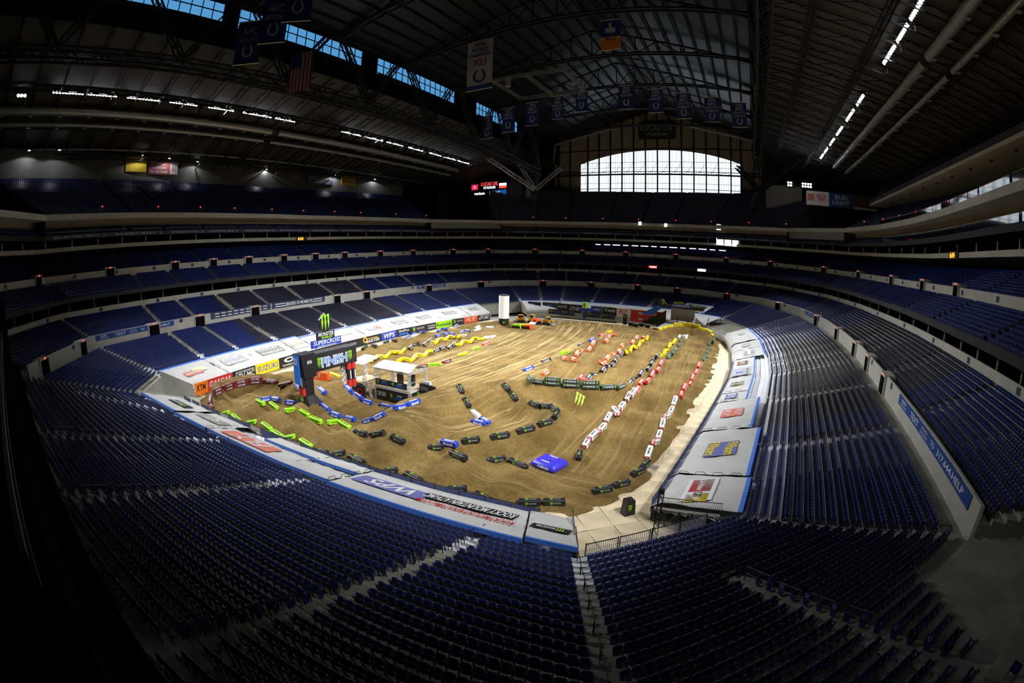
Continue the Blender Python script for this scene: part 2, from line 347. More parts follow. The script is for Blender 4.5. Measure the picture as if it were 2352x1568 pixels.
# ---- the dirt
def dirt_material():
    m = bpy.data.materials.new('packed_dirt'); m.use_nodes = True; nt = m.node_tree; N = nt.nodes; L = nt.links; bs = N['Principled BSDF']
    bs.inputs['Roughness'].default_value = .95; bs.inputs['Specular IOR Level'].default_value = .15
    tc = N.new('ShaderNodeTexCoord')
    def noise(s, d=5, src=None, dist=0):
        n = N.new('ShaderNodeTexNoise'); n.inputs['Scale'].default_value = s; n.inputs['Detail'].default_value = d; n.inputs['Distortion'].default_value = dist
        L.new((src or tc.outputs['Object']), n.inputs['Vector']); return n.outputs['Fac']
    def ramp(f, a, c0, bb, c1):
        r = N.new('ShaderNodeValToRGB'); r.color_ramp.elements[0].position = a; r.color_ramp.elements[0].color = (*c0, 1)
        r.color_ramp.elements[1].position = bb; r.color_ramp.elements[1].color = (*c1, 1); L.new(f, r.inputs[0]); return r.outputs[0]
    base = ramp(noise(.22, 7), .32, (.115, .073, .020), .68, (.225, .150, .050))
    fine = ramp(noise(3.5, 5), .3, (.72, .72, .72), .7, (1.18, 1.16, 1.1))
    mx = N.new('ShaderNodeMix'); mx.data_type = 'RGBA'; mx.blend_type = 'MULTIPLY'; mx.inputs[0].default_value = 1; L.new(base, mx.inputs[6]); L.new(fine, mx.inputs[7])
    # dry wheel ruts: stretched noise along the riding direction, carried in vertex attributes
    at = N.new('ShaderNodeAttribute'); at.attribute_name = 'rut'; sep = N.new('ShaderNodeSeparateXYZ'); L.new(at.outputs['Vector'], sep.inputs[0])
    cb = N.new('ShaderNodeCombineXYZ'); L.new(sep.outputs[0], cb.inputs[0]); L.new(sep.outputs[1], cb.inputs[1])
    n = noise(1.0, 4, cb.outputs[0], .15)
    r = ramp(n, .51, (0, 0, 0), .62, (1, 1, 1))
    mm = N.new('ShaderNodeMath'); mm.operation = 'MULTIPLY'; L.new(r, mm.inputs[0]); L.new(sep.outputs[2], mm.inputs[1])
    m2 = N.new('ShaderNodeMix'); m2.data_type = 'RGBA'; L.new(mm.outputs[0], m2.inputs[0]); L.new(mx.outputs[2], m2.inputs[6]); m2.inputs[7].default_value = (.37, .27, .120, 1)
    L.new(m2.outputs[2], bs.inputs['Base Color'])
    bp = N.new('ShaderNodeBump'); bp.inputs['Strength'].default_value = .55; bp.inputs['Distance'].default_value = .12
    ad = N.new('ShaderNodeMath'); ad.operation = 'ADD'; L.new(noise(2.2, 6), ad.inputs[0]); L.new(mm.outputs[0], ad.inputs[1]); L.new(ad.outputs[0], bp.inputs['Height']); L.new(bp.outputs[0], bs.inputs['Normal'])
    return m
def build_dirt():
    st = .31; xs = np.arange(-80, -1.9, st); ys = np.arange(26, 147, st); X, Y = np.meshgrid(xs, ys)
    Z = H(X, Y); sd = dirt_inside(X, Y)
    r = np.random.RandomState(4)
    def smooth_noise(sc, amp):
        gx, gy = int(80/sc)+4, int(124/sc)+4; g = r.rand(gy, gx)-.5
        u = (X+80)/sc; v = (Y-26)/sc; i = u.astype(int); j = v.astype(int); fu = _sm(u-i); fv = _sm(v-j)
        return amp*((g[j, i]*(1-fu)+g[j, i+1]*fu)*(1-fv)+(g[j+1, i]*(1-fu)+g[j+1, i+1]*fu)*fv)
    e = np.clip((sd+.2)/1.5, 0, 1)
    steep = np.hypot(*np.gradient(Z, st))
    Z = Z+e*(smooth_noise(4, .12)+smooth_noise(1.3, .11)+smooth_noise(.62, .08)*(1+2.2*np.clip(steep, 0, 1)))
    Z = Z+np.clip(.8-np.abs(sd-.3), 0, 1)*smooth_noise(1.6, .45)*(sd > -.6)
    Z = np.where(sd < 0, Z+.30*np.clip(sd/.9, -1, 0)+.06, Z+.06*np.clip(1-sd, 0, 1))
    # ruts: riding direction per region -> (across*freq, along*freq, strength)
    ang = np.full(X.shape, 90.0)                                       # lanes run north
    ang = np.where(Y < 40, 2.0, ang)                                   # near lane runs east
    straight = (X > -59) & (X < -33.5) & (Y > 56)
    a = np.radians(ang); al = X*np.cos(a)+Y*np.sin(a); ac = -X*np.sin(a)+Y*np.cos(a)
    ac = np.where(straight, (X+46)*(1-.0035*(Y-95))+.0022*(Y-95)**2+.06*(Y-95), ac)
    cx_, cy_ = -30, 46.0; rp = np.hypot(X-cx_, Y-cy_); pocket = (rp < 8.5) & (X > -36)
    ac = np.where(pocket, (X-Y*.35)*1.2, ac); al = np.where(pocket, Y+X*.3, al)
    cs = np.hypot(X+64, Y-30); sw = (cs < 12) & (X < -58) & (Y < 43); ac = np.where(sw, cs, ac); al = np.where(sw, np.arctan2(Y-30, X+64)*9, al)
    def soft(m_):
        k = m_.astype(float)
        for _ in range(5): k[1:-1, 1:-1] = (k[:-2, 1:-1]+k[2:, 1:-1]+k[1:-1, :-2]+k[1:-1, 2:]+k[1:-1, 1:-1]*2)/6
        return k
    stg = .30+.6*soft(straight)+.4*soft(pocket)+.2*soft(sw); stg = np.clip(stg, 0, 1)*np.clip(1-steep*1.1, .1, 1)*np.clip(sd/2, 0, 1)
    rut = np.stack([ac*1.7, al*.045, stg], -1)
    Z = Z-np.where(sd > 1, .045*np.sin(ac*4.2+np.sin(al*.3)*1.5)*stg*(~pocket), 0)
    ny, nx = X.shape; idx = np.arange(ny*nx).reshape(ny, nx)
    F = np.stack([idx[:-1, :-1], idx[:-1, 1:], idx[1:, 1:], idx[1:, :-1]], -1).reshape(-1, 4)
    keep = (sd.ravel()[F] > -1.1).any(1); F = F[keep]
    me = mesh_np('floor_dirt', np.stack([X, Y, Z], -1).reshape(-1, 3), F, dirt_material(), smooth=True)
    at = me.attributes.new('rut', 'FLOAT_VECTOR', 'POINT'); at.data.foreach_set('vector', rut.astype(np.float32).ravel())
    return link('floor_dirt', me)
tag(build_dirt(), kind='structure')
def hz(x, y): return float(H(np.array([x]), np.array([y]))[0])
# ---- lower bowl terraces
def lower_prof(n): return steps(n, 0, Z0, TR, RS)
NAL = 13
b = MB()
for f in range(NV):
    n = NROW[SIDE[f]]
    k0 = 8 if SIDE[f] in ('SE', 'NW', 'SW') else 0                      # the corner tunnels cut the first rows away
    al = min(NAL, n) if SIDE[f] in ('E', 'S', 'W', 'N', 'SE') else 0
    if al > k0: strips([f], steps(al-k0, k0*TR, Z0+k0*RS, TR, RS), 1, b)
    a0 = max(al, k0)
    strips([f], steps(n-a0, a0*TR, Z0+a0*RS, TR, RS)+[(n*TR+1.6 if SIDE[f] not in ('S', 'SE') else n*TR+(4 if SIDE[f] == 'SE' else .3), Z0+n*RS)], 0, b)
tag(b.build('floor_lower_terrace', [M['concrete'], M['alu']]), kind='structure')
# low wall under the front row, and the tunnel walls at the open corners
b = MB()
for f in range(NV):
    if SIDE[f] in ('SE', 'NW', 'SW'):
        d = 8*TR; strips([f], [(d, -.1), (d, Z0+8*RS)], 0, b)
        for v in ((f,) if SIDE[f] == 'SE' else (f, (f+1) % NV)): b.quad(off(v, 0, 0), off(v, d, 0), off(v, d, Z0+8*RS+1.0), off(v, 0, Z0+.9), 0)
        b.quad(off(f, 0, -.02-ZO[f]), off(f, d, -.02-ZO[f]), off(f+1, d, -.02-ZO[(f+1) % NV]), off(f+1, 0, -.02-ZO[(f+1) % NV]))
    else: strips([f], [(0, -1.4), (0, Z0), (.12, Z0)], 0, b)
tag(b.build('wall_front', M['conc_light']), kind='structure')
# ---- mid wall above the cross aisle, upper rows of the lower bowl
DM = 26*TR+1.6; ZM = Z0+26*RS; NU, TU, RU, ZU = 11, .85, .36, ZM+1.55
DB, ZB = DM+.25+NU*TU, ZU+NU*RU
PU = steps(NU, DM+.25, ZU, TU, RU)
b = strips(BOWL, [(DM, ZM-.05), (DM, ZM+2.6), (DM+.25, ZM+2.6), (DM+.25, ZU)])
cap(b, 0, [(DM, ZM+2.6)]+[(DM+.25, ZM+2.6)]+PU, ZM-1); tag(b.build('wall_cross_aisle', M['conc_light']), kind='structure')
b = strips(BOWL, PU); cap(b, 17, PU, ZM-2); cap(b, 0, PU, ZM-2)
tag(b.build('floor_upper_terrace', M['concrete']), kind='structure')
b = strips(BOWL, [(DB, ZB-.1), (DB, ZB+1.45), (DB+.22, ZB+1.45), (DB+.22, ZB-.1)]); tag(b.build('wall_loge_rail', M['conc_light']), kind='structure')
# ---- loge level, club deck, suites, terrace and upper deck: dark slabs and pale fascias stacked above
LOGE = 16.6
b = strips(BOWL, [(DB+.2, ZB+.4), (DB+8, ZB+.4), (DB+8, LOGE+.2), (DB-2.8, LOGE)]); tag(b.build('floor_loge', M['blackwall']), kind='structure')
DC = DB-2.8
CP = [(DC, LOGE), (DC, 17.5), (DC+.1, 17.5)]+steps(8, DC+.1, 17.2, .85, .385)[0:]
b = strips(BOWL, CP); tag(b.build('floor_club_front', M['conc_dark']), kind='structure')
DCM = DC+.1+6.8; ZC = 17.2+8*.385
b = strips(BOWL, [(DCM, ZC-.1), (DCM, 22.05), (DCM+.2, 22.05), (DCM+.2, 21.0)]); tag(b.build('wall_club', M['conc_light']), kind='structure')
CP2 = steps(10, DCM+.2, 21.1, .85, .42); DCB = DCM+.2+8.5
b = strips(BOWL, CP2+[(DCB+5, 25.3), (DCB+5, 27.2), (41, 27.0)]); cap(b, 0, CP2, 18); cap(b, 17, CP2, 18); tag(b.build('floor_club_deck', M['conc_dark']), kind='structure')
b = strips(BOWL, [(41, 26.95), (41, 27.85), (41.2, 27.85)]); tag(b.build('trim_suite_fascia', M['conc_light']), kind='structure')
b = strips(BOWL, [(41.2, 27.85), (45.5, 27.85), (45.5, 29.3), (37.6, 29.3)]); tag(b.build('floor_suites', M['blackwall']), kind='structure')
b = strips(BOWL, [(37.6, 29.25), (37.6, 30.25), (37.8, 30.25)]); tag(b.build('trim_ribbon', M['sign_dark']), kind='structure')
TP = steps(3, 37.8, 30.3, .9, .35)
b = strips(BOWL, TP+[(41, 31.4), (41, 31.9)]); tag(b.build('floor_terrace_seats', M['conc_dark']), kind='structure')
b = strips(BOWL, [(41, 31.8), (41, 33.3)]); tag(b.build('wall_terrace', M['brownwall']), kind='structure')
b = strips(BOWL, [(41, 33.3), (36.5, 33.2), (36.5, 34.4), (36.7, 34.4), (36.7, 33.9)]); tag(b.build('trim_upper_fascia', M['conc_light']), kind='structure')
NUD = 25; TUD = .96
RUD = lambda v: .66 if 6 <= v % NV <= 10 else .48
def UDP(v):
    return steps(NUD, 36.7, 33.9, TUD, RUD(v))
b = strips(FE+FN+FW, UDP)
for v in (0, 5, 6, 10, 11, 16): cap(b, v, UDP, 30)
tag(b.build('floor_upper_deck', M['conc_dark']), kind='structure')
DU = 36.7+NUD*TUD
ZW_, ZN_ = 33.9+NUD*.48, 33.9+NUD*.66
# walls behind the upper deck (W, E)
b = strips(FW+FE, [(DU, ZW_-.2), (DU, 53.5)])
tag(b.build('wall_upper', M['upwall']), kind='structure')
# corner walls where the upper deck stops
b = strips([5, 10], [(38, 31), (38, 33.5), (42, 33.5), (64, 33.5)])
b.box((16, 187, 43), (15, .6, 20)); b.box((-139.5, 188, 44), (5, .6, 22)); b.box((-92.5, 192, 44), (6, .6, 22))
tag(b.build('wall_corner', M['greywall']), kind='structure')
# under the camera: dark club-front wall of the south stand and the corner
b = MB()
for p, q in (((-90, -.3), (0.5, -.3)), ((.5, -.3), (24, 14))):
    b.quad((*p, 5), (*q, 5), (*q, 19.6), (*p, 19.6))
b.quad((-90, -.3, 19.6), (.5, -.3, 19.6), (.5, -6, 19.6), (-90, -6, 19.6)); b.quad((.5, -.3, 19.6), (24, 14, 19.6), (30, 8, 19.6), (.5, -6, 19.6)); b.quad((-95, .9, 10.6), (-.3, .9, 10.6), (-.3, -6, 10.6), (-95, -6, 10.6)); b.quad((-95, .9, 10.6), (-.3, .9, 10.6), (-.3, .9, 7), (-95, .9, 7))  # final quads: black sheet added as the darkness behind the last rows
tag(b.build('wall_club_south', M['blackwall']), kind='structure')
# ---- outer shell: walls, roof planes, gable
XW, XE, YS, YN, AX = -150, 68, -46, 213, -41
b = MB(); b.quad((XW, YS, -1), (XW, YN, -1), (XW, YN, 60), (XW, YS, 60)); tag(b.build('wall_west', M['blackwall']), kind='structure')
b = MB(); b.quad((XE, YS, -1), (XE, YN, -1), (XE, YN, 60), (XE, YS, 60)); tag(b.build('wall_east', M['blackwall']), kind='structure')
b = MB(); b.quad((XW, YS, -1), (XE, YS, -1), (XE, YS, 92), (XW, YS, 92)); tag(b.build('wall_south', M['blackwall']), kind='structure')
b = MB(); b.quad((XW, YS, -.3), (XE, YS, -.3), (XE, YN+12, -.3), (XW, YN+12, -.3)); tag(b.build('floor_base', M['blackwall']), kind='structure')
TXW, TXE = -88, 6
b = MB()
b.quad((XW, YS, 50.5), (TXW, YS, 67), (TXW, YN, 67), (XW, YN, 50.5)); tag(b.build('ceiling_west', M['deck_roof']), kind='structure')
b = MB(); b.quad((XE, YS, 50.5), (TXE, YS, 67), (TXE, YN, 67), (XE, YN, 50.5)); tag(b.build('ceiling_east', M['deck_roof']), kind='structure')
b = MB()
for x0, z0, x1, z1 in ((TXW, 77, AX, 91), (AX, 91, TXE, 77)):
    for k in range(24):
        y0, y1 = YS+k*(YN-YS)/24, YS+(k+1)*(YN-YS)/24
        b.quad((x0, y0, z0), (x1, y0, z1), (x1, y1, z1), (x0, y1, z0))
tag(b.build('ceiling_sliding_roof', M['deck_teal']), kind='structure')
# clerestory above the west super truss: solid bays with glazed openings between
clere = [(3, 39.7), (43.6, 81.2), (87, 123.5), (136.8, 168)]
def clerestory(x, glazed, nm):
    b = MB(); ys = [YS]+[k for g in glazed for k in g]+[YN]
    for a, c in zip(ys[::2], ys[1::2]): b.quad((x, a, 66), (x, c, 66), (x, c, 77.2), (x, a, 77.2))
    for a, c in glazed:
        b.quad((x, a, 66), (x, c, 66), (x, c, 70.9), (x, a, 70.9)); b.quad((x, a, 76.1), (x, c, 76.1), (x, c, 77.2), (x, a, 77.2))
    tag(b.build(nm, M['blackwall']), kind='structure')
clerestory(TXW, clere, 'wall_clerestory_west'); clerestory(TXE, [], 'wall_clerestory_east')
for n, (y0, y1) in enumerate(clere):
    w = empty('window_%d' % (n+2), (TXW, (y0+y1)/2, 73.5)); tag(w, kind='structure')
    k = 14; st = (y1-y0)/k
    pm = MB().box((0, 0, 0), (.05, st-.12, 5.2)).mesh('pane', M['blueglass']); mm = MB().box((0, 0, 0), (.22, .16, 5.3)).mesh('mullion', M['roofsteel'])
    for i in range(k): link('pane', pm, w, T(0, -(y1-y0)/2+(i+.5)*st, 0))
    for i in range(k+1): link('mullion', mm, w, T(0, -(y1-y0)/2+i*st, 0))
    for z in (-1.7, .6): MB().box((0, 0, z), (.24, y1-y0, .16)).build('transom', M['roofsteel'], w)
    MB().box((.6, 0, -2.5), (1.4, y1-y0, .3)).build('sill_beam', M['roofsteel'], w)
# ---- north wall with the great arched window
GL, GR, WB = -90.5, 8.5, 52.4
def gable_z(x): return 92-abs(x-AX)*.30
b = MB()
WX = [-76.4+i*(75.4/13.6) for i in range(14)]; WL, WR = -76.6, -1.0
def arch(x):
    t = (x-(WL+WR)/2)/((WR-WL)/2); return 65.8+6.0*(1-abs(t)**2.2)
XS = sorted(set([GL, WL, WR, GR]+list(np.linspace(GL, GR, 45))))
for a, c in zip(XS[:-1], XS[1:]):
    mid = (a+c)/2
    if WL <= mid <= WR:
        b.quad((a, YN, 30), (c, YN, 30), (c, YN, WB-1), (a, YN, WB-1)); b.quad((a, YN, arch(a)), (c, YN, arch(c)), (c, YN, gable_z(c)), (a, YN, gable_z(a)))
    else: b.quad((a, YN, 30), (c, YN, 30), (c, YN, gable_z(c)), (a, YN, gable_z(a)))
tag(b.build('wall_north', M['brownwall']), kind='structure')
b = MB()
for a, c in ((XW, GL), (GR, XE)): b.quad((a, YN, -1), (c, YN, -1), (c, YN, 82), (a, YN, 82))
b.quad((GL, YN, -1), (GR, YN, -1), (GR, YN, 30), (GL, YN, 30)); tag(b.build('wall_north_sides', M['blackwall']), kind='structure')
win = empty('window_1', (0, YN, 0)); tag(win, kind='structure')
cols = [WL+.1]+[-72.9+i*5.62 for i in range(13)]+[WR]
cols = [c for c in cols if c <= WR+.01]
rows_ = [WB-1, 53.6, 58.8, 60.4, 66.2]
for i in range(len(cols)-1):
    x0, x1 = cols[i], cols[i+1]
    for j in range(len(rows_)):
        z0 = rows_[j]; z1 = rows_[j+1] if j+1 < len(rows_) else 99
        ta, tb = min(z1, arch(x0)), min(z1, arch(x1))
        if min(ta, tb) <= z0+.05: continue
        MB().add([(x0, -.02, z0), (x1, -.02, z0), (x1, -.02, tb), (x0, -.02, ta), (x0, .03, z0), (x1, .03, z0), (x1, .03, tb), (x0, .03, ta)], [(0, 1, 2, 3), (7, 6, 5, 4)]).build('pane', M['winglass'], win)
    for k in range(1, 5):
        x = x0+(x1-x0)*k/5; MB().box((x, -.05, (WB+arch(x))/2), (.11, .08, arch(x)-WB+1)).build('glazing_bar', M['roofsteel'], win)
for x in [-88, -82]+cols[1:]+[4.5]:
    zt = gable_z(x)-1; MB().box((x, -.5, (WB+zt)/2), (.62, .7, zt-WB+2)).build('mullion', M['roofsteel'], win)
for z, t in ((53.6, .25), (56.2, .14), (60.3, .7), (61.6, .3), (63.6, .12), (66.2, .16), (72.3, .3)):
    x0, x1 = (GL, GR) if z in (60.3, 61.6, 72.3) else (WL, WR)
    MB().bar((x0, -.7 if z in (60.3, 61.6) else -.35, z), (x1, -.7 if z in (60.3, 61.6) else -.35, z), .4, t).build('transom', M['roofsteel'], win)
for i in range(12):
    x = -72.9+i*5.62; MB().bar((x-3.2, -2.2, 60.6), (x-.3, -.8, 65.6), .14, .14).build('strut', M['roofsteel'], win)
    MB().bar((x, -.7, 60.5), (x+2.8, -.7, 61.5), .12, .12).build('lattice_bar', M['roofsteel'], win); MB().bar((x+2.8, -.7, 61.5), (x+5.6, -.7, 60.5), .12, .12).build('lattice_bar', M['roofsteel'], win)
tag(MB().box((-41, YN+9, 40), (130, .6, 24)).build('wall_outside_parapet', M['greywall']), kind='structure')
# ================================================================ ROOF STEEL
def lattice(b, p, q, w, h, n, r=.12, ch=.22):
    """box truss from p to q: four chords and zigzag braces"""
    p = Vector(p); q = Vector(q); d = (q-p); L = d.length; d.normalize(); u = Vector((0, 0, 1)) if abs(d.z) < .9 else Vector((1, 0, 0))
    a = d.cross(u).normalized()*w/2; c = a.cross(d).normalized()*h/2
    K = [-a-c, a-c, a+c, -a+c]
    for k in K: b.bar(p+k, q+k, ch)
    for i in range(n):
        s, e = p+d*L*i/n, p+d*L*(i+1)/n
        for j in range(4): b.bar((s+K[j]) if i % 2 else (s+K[(j+1) % 4]), (e+K[(j+1) % 4]) if i % 2 else (e+K[j]), r)
    return b
def super_truss(x, nm, side):
    t = empty(nm, (x, 84, 58)); tag(t, 'black steel super truss spanning the whole %s side of the roof' % side, 'truss')
    inv = T(-x, -84, -58); s = 1 if x < AX else -1
    zb = lambda y: 57.5+3.0*(1-((y-84)/104)**2)
    Y = np.linspace(-20, 186, 9)
    b = MB()
    for y0, y1 in zip(Y[:-1], Y[1:]): lattice(b, (x, y0, zb(y0)), (x, y1, zb(y1)), 2.2, 2.2, 8, .16, .34)
    b.build('bottom_chord', M['roofsteel'], t, inv)
    b = MB(); lattice(b, (x+s*.4, -30, 78.6), (x+s*.4, 186, 78.6), 2.0, 2.0, 60, .14, .34); b.build('top_chord', M['roofsteel'], t, inv)
    for i, y in enumerate(Y):
        for dy in (-12.8, 12.8):
            if -30 < y+dy < 190:
                b = MB(); lattice(b, (x, y, zb(y)+.9), (x+s*.4, y+dy*.92, 77.6), 1.5, 1.1, 9, .13, .30); b.build('diagonal', M['roofsteel'], t, inv)
    return t
super_truss(TXW+1.6, 'super_truss', 'west'); super_truss(TXE-1.0, 'super_truss', 'east')
# towers that carry the super trusses at the north end
for x, side, k in ((-87.5, 'north-west', 1), (7.5, 'north-east', -1)):
    t = empty('truss_tower', (x, 184, 26)); tag(t, 'tall steel lattice tower with branching struts in the %s corner' % side, 'tower'); inv = T(-x, -184, -26)
    b = MB(); lattice(b, (x, 184, 24), (x, 184, 50), 2.2, 2.2, 14, .2, .42); lattice(b, (x, 184, 50), (x, 184, 78), 2.2, 2.2, 14, .2, .42); b.build('mast', M['roofsteel'], t, inv)
    for q, m_ in (((x+k*10, 190, 60), 'white_steel'), ((x-k*19, 170, 65), 'white_steel'), ((x-k*5.5, 180, 61), 'white_steel'), ((x+k*9, 196, 36), 'roofsteel')):
        b = MB(); lattice(b, (x+k*1.0, 182.5, 49.5), q, 1.3, 1.3, 9, .16, .40); b.build('strut', M[m_ if k > 0 else 'roofsteel'], t, inv)
    b = MB(); lattice(b, (x+k*9, 196, 36), (x+k*4, 188, 26), 1, 1, 6, .14, .26); b.build('strut', M['roofsteel'], t, inv)
# transverse roof trusses, each its own truss
for i, y in enumerate((20, 46, 72, 98, 124, 150, 176, 200)):
    t = empty('roof_truss', (AX, y, 80)); tag(t, '%s black cross truss of the sliding roof counted from the north gable' % ORD[8-i], 'truss', 'cross trusses under the sliding roof'); inv = T(-AX, -y, -80)
    n = 14; xs = np.linspace(TXW+2, TXE-2, n+1); zt = [90-abs(x-AX)*.298-.6 for x in xs]; zl = [78+4.0*(1-((x-AX)/47)**2)-1.5 for x in xs]
    b = MB(); [b.bar((xs[j], y, zt[j]), (xs[j+1], y, zt[j+1]), .5, .5) for j in range(n)]; b.build('top_chord', M['roofsteel'], t, inv)
    b = MB(); [(b.bar((xs[j], y-.8, zl[j]), (xs[j+1], y-.8, zl[j+1]), .4, .5), b.bar((xs[j], y+.8, zl[j]), (xs[j+1], y+.8, zl[j+1]), .4, .5)) for j in range(n)]; b.build('bottom_chord', M['roofsteel'], t, inv)
    b = MB()
    for j in range(n):
        b.bar((xs[j], y, zl[j]), (xs[j], y, zt[j]), .28); b.bar((xs[j], y, zl[j]) if j % 2 else (xs[j], y, zt[j]), (xs[j+1], y, zt[j+1]) if j % 2 else (xs[j+1], y, zl[j+1]), .26)
    b.build('web', M['roofsteel'], t, inv)
for nm, x0, z0, x1, z1, side in (('roof_purlins', TXW, 76.4, AX, 90.4, 'west'), ('roof_purlins', AX, 90.4, TXE, 76.4, 'east')):
    t = empty('roof_purlin_set', (x0, 84, z0)); tag(t, 'rows of thin dark purlins under the %s sliding roof slope' % side, 'purlins')
    for k in range(12):
        f = (k+.5)/12; MB().bar((x0+(x1-x0)*f, -20, z0+(z1-z0)*f), (x0+(x1-x0)*f, 212, z0+(z1-z0)*f), .3, .55).build('purlin', M['roofsteel'], t, T(-x0, -84, -z0))
# side-roof joists running down to the outer walls
for x0, x1, side in ((TXW, -146, 'west'), (TXE, 64, 'east')):
    t = empty('side_roof_framing', (x0, 84, 60)); tag(t, 'dark open-web joists under the %s side roof' % side, 'joists'); inv = T(-x0, -84, -60)
    for y in np.arange(-14, 205, 6.2):
        b = MB(); n = 12
        for j in range(n):
            fa, fb = j/n, (j+1)/n; pa = Vector((x0+(x1-x0)*fa, y, 66.6-15.6*fa)); pb = Vector((x0+(x1-x0)*fb, y, 66.6-15.6*fb)); dn = Vector((0, 0, -1.7))
            b.bar(pa, pb, .22); b.bar(pa+dn, pb+dn, .22); b.bar(pa if j % 2 else pa+dn, pb+dn if j % 2 else pb, .13)
        b.build('joist', M['roofsteel'], t, inv)
    for f in (.12, .3, .55, .8):
        b = MB(); lattice(b, (x0+(x1-x0)*f, -20, 64.2-15.6*f), (x0+(x1-x0)*f, 200, 64.2-15.6*f), .8, 1.2, 60, .1, .2); b.build('girder', M['roofsteel'], t, inv)
# ---------------------------------------------------------------- floodlight banks on the two catwalks
_hm = MB(); _hm.tube((0, 0, 0), (0, 0, .55), .34, 10, 0, .16); HEAD = None
def flood_bank(x, y, z, face, n, label, group):
    """a bar of lamp heads aimed at the floor; face=+1 looks east"""
    t = empty('floodlight_bank', (x, y, z)); tag(t, label, 'floodlight', group)
    L = n*.78
    b = MB(); lattice(b, (0, -L/2-.4, .75), (0, L/2+.4, .75), .5, .5, max(4, n), .06, .1); b.build('mounting_bar', M['roofsteel'], t)
    b = MB(); b.bar((-face*.6, L/2, .8), (-face*.6, L/2, -1.6), .09); b.bar((-face*.6, L/2, -1.6), (face*.2, L/2-.6, -1.9), .09); b.build('bracket', M['steel'], t)
    tilt = RY(face*math.radians(-52))
    for i in range(n):
        yy = -L/2+(i+.5)*.78
        h = link('lamp_housing', HEADM, t, T(0, yy, .15) @ tilt)
        link('lens', LENSM, h, T(0, 0, -.02))
    return t
HEADM = MB().tube((0, 0, 0), (0, 0, .6), .37, 10, 0, .14, caps=False).mesh('lamp_housing', M['roofsteel']); 
_l = MB(); _l.add([(.35*math.cos(a), .35*math.sin(a), 0) for a in np.linspace(0, 2*math.pi, 10, endpoint=False)], [tuple(range(9, -1, -1))]); LENSM = _l.mesh('lens', M['lens'])
def spot_for(t, tgt, watts, size=56, blend=.9):
    l = bpy.data.lights.new('flood_beam', 'SPOT'); l.energy = watts; l.spot_size = math.radians(size); l.spot_blend = blend; l.shadow_soft_size = 1.6; l.color = (.96, .97, 1)
    o = bpy.data.objects.new('flood_beam', l); COL.objects.link(o); o.parent = t
    d = Vector(tgt)-Vector(t.location)-Vector((0, 0, -.5)); o.location = (0, 0, -.5); o.rotation_euler = d.to_track_quat('-Z', 'Y').to_euler()
LW = [(12.6, 10), (20.9, 10), (31.5, 11), (42.4, 10), (53.2, 10), (64.4, 12), (73.7, 9), (99.3, 11), (109.5, 11), (119.8, 11), (131.2, 11), (143, 10), (152.8, 11), (162.4, 11)]
for i, (y, n) in enumerate(LW):
    t = flood_bank(-110, y, 60.2, 1, n, '%s lit floodlight bank from the north end of the west catwalk' % ORD[len(LW)-i], 'west catwalk floodlights')
    spot_for(t, ((-70, -46, -20)[i % 3], 40+i*6.6, 0), FLOOD_W)
for y, z, o_ in ((-2.3, 61.6, 'upper'), (1.5, 59.2, 'lower')): flood_bank(-110, y, z, 1, 3, 'small %s floodlight bank apart at the south end of the west catwalk' % o_, 'west catwalk floodlights')
LE = [(14, 10), (26, 10), (38, 10), (50, 10), (62.5, 9), (70.7, 9), (79.5, 11), (104.8, 10), (116.5, 13), (131.2, 12), (143.5, 11), (155, 10), (163.8, 9)]  # southernmost four banks lie out of view, added for their light
for i, (y, n) in enumerate(LE):
    t = flood_bank(28, y, 60.2, -1, n, '%s lit floodlight bank from the north end of the east catwalk' % ORD[len(LE)-i], 'east catwalk floodlights')
    spot_for(t, ((-52, -40, -58)[i % 3] if i < 4 else (-9, -36, -60)[i % 3], 44+i*7.0, 0), FLOOD_W)
for k, (x, y) in enumerate(((17, 176), (22.5, 176))):
    t = empty('floodlight_cluster', (x, y, 51.5)); tag(t, 'small %s cluster of lit floodlights by the north-east tower' % ('square' if k == 0 else 'wide'), 'floodlight')
    for i in range(2 if k == 0 else 4):
        for j in range(2): 
            h = link('lamp_housing', HEADM, t, T(i*1.0, 0, j*1.0) @ RX(math.radians(-100))); link('lens', LENSM, h, T(0, 0, -.02))
    MB().box((1, .5, .5), (4, .1, 2.2)).build('frame', M['roofsteel'], t)
# ---------------------------------------------------------------- air ducts under the side roofs
for x, z, r, side, what in ((-114.8, 57.6, .95, 'west', 'wide'), (-119, 55.8, .55, 'west', 'narrow'), (-133, 53.4, .28, 'west', 'thin'), (32.8, 57.6, .95, 'east', 'wide'), (37, 55.8, .6, 'east', 'narrow')):
    t = empty('air_duct', (x, 0, z)); tag(t, '%s round metal air duct running along the %s side roof' % (what, side), 'duct')
    y0, y1 = (-20, 72), (74.5, 165)
    for a, c in (y0, y1): MB().tube((0, a, 0), (0, c, 0), r, 14).build('duct_run', M['duct'], t, smooth=False)
    if r > .3:
        for y in np.arange(-12, 160, 4.2): MB().tube((0, y, 0), (0, y+.12, 0), r+.05, 14).build('joint_ring', M['duct'], t)
        for y in np.arange(-10, 160, 7.3): MB().tube((0, y, -r-.35), (0, y, -r), .55, 10, 0, .4).build('diffuser', M['steel'], t)
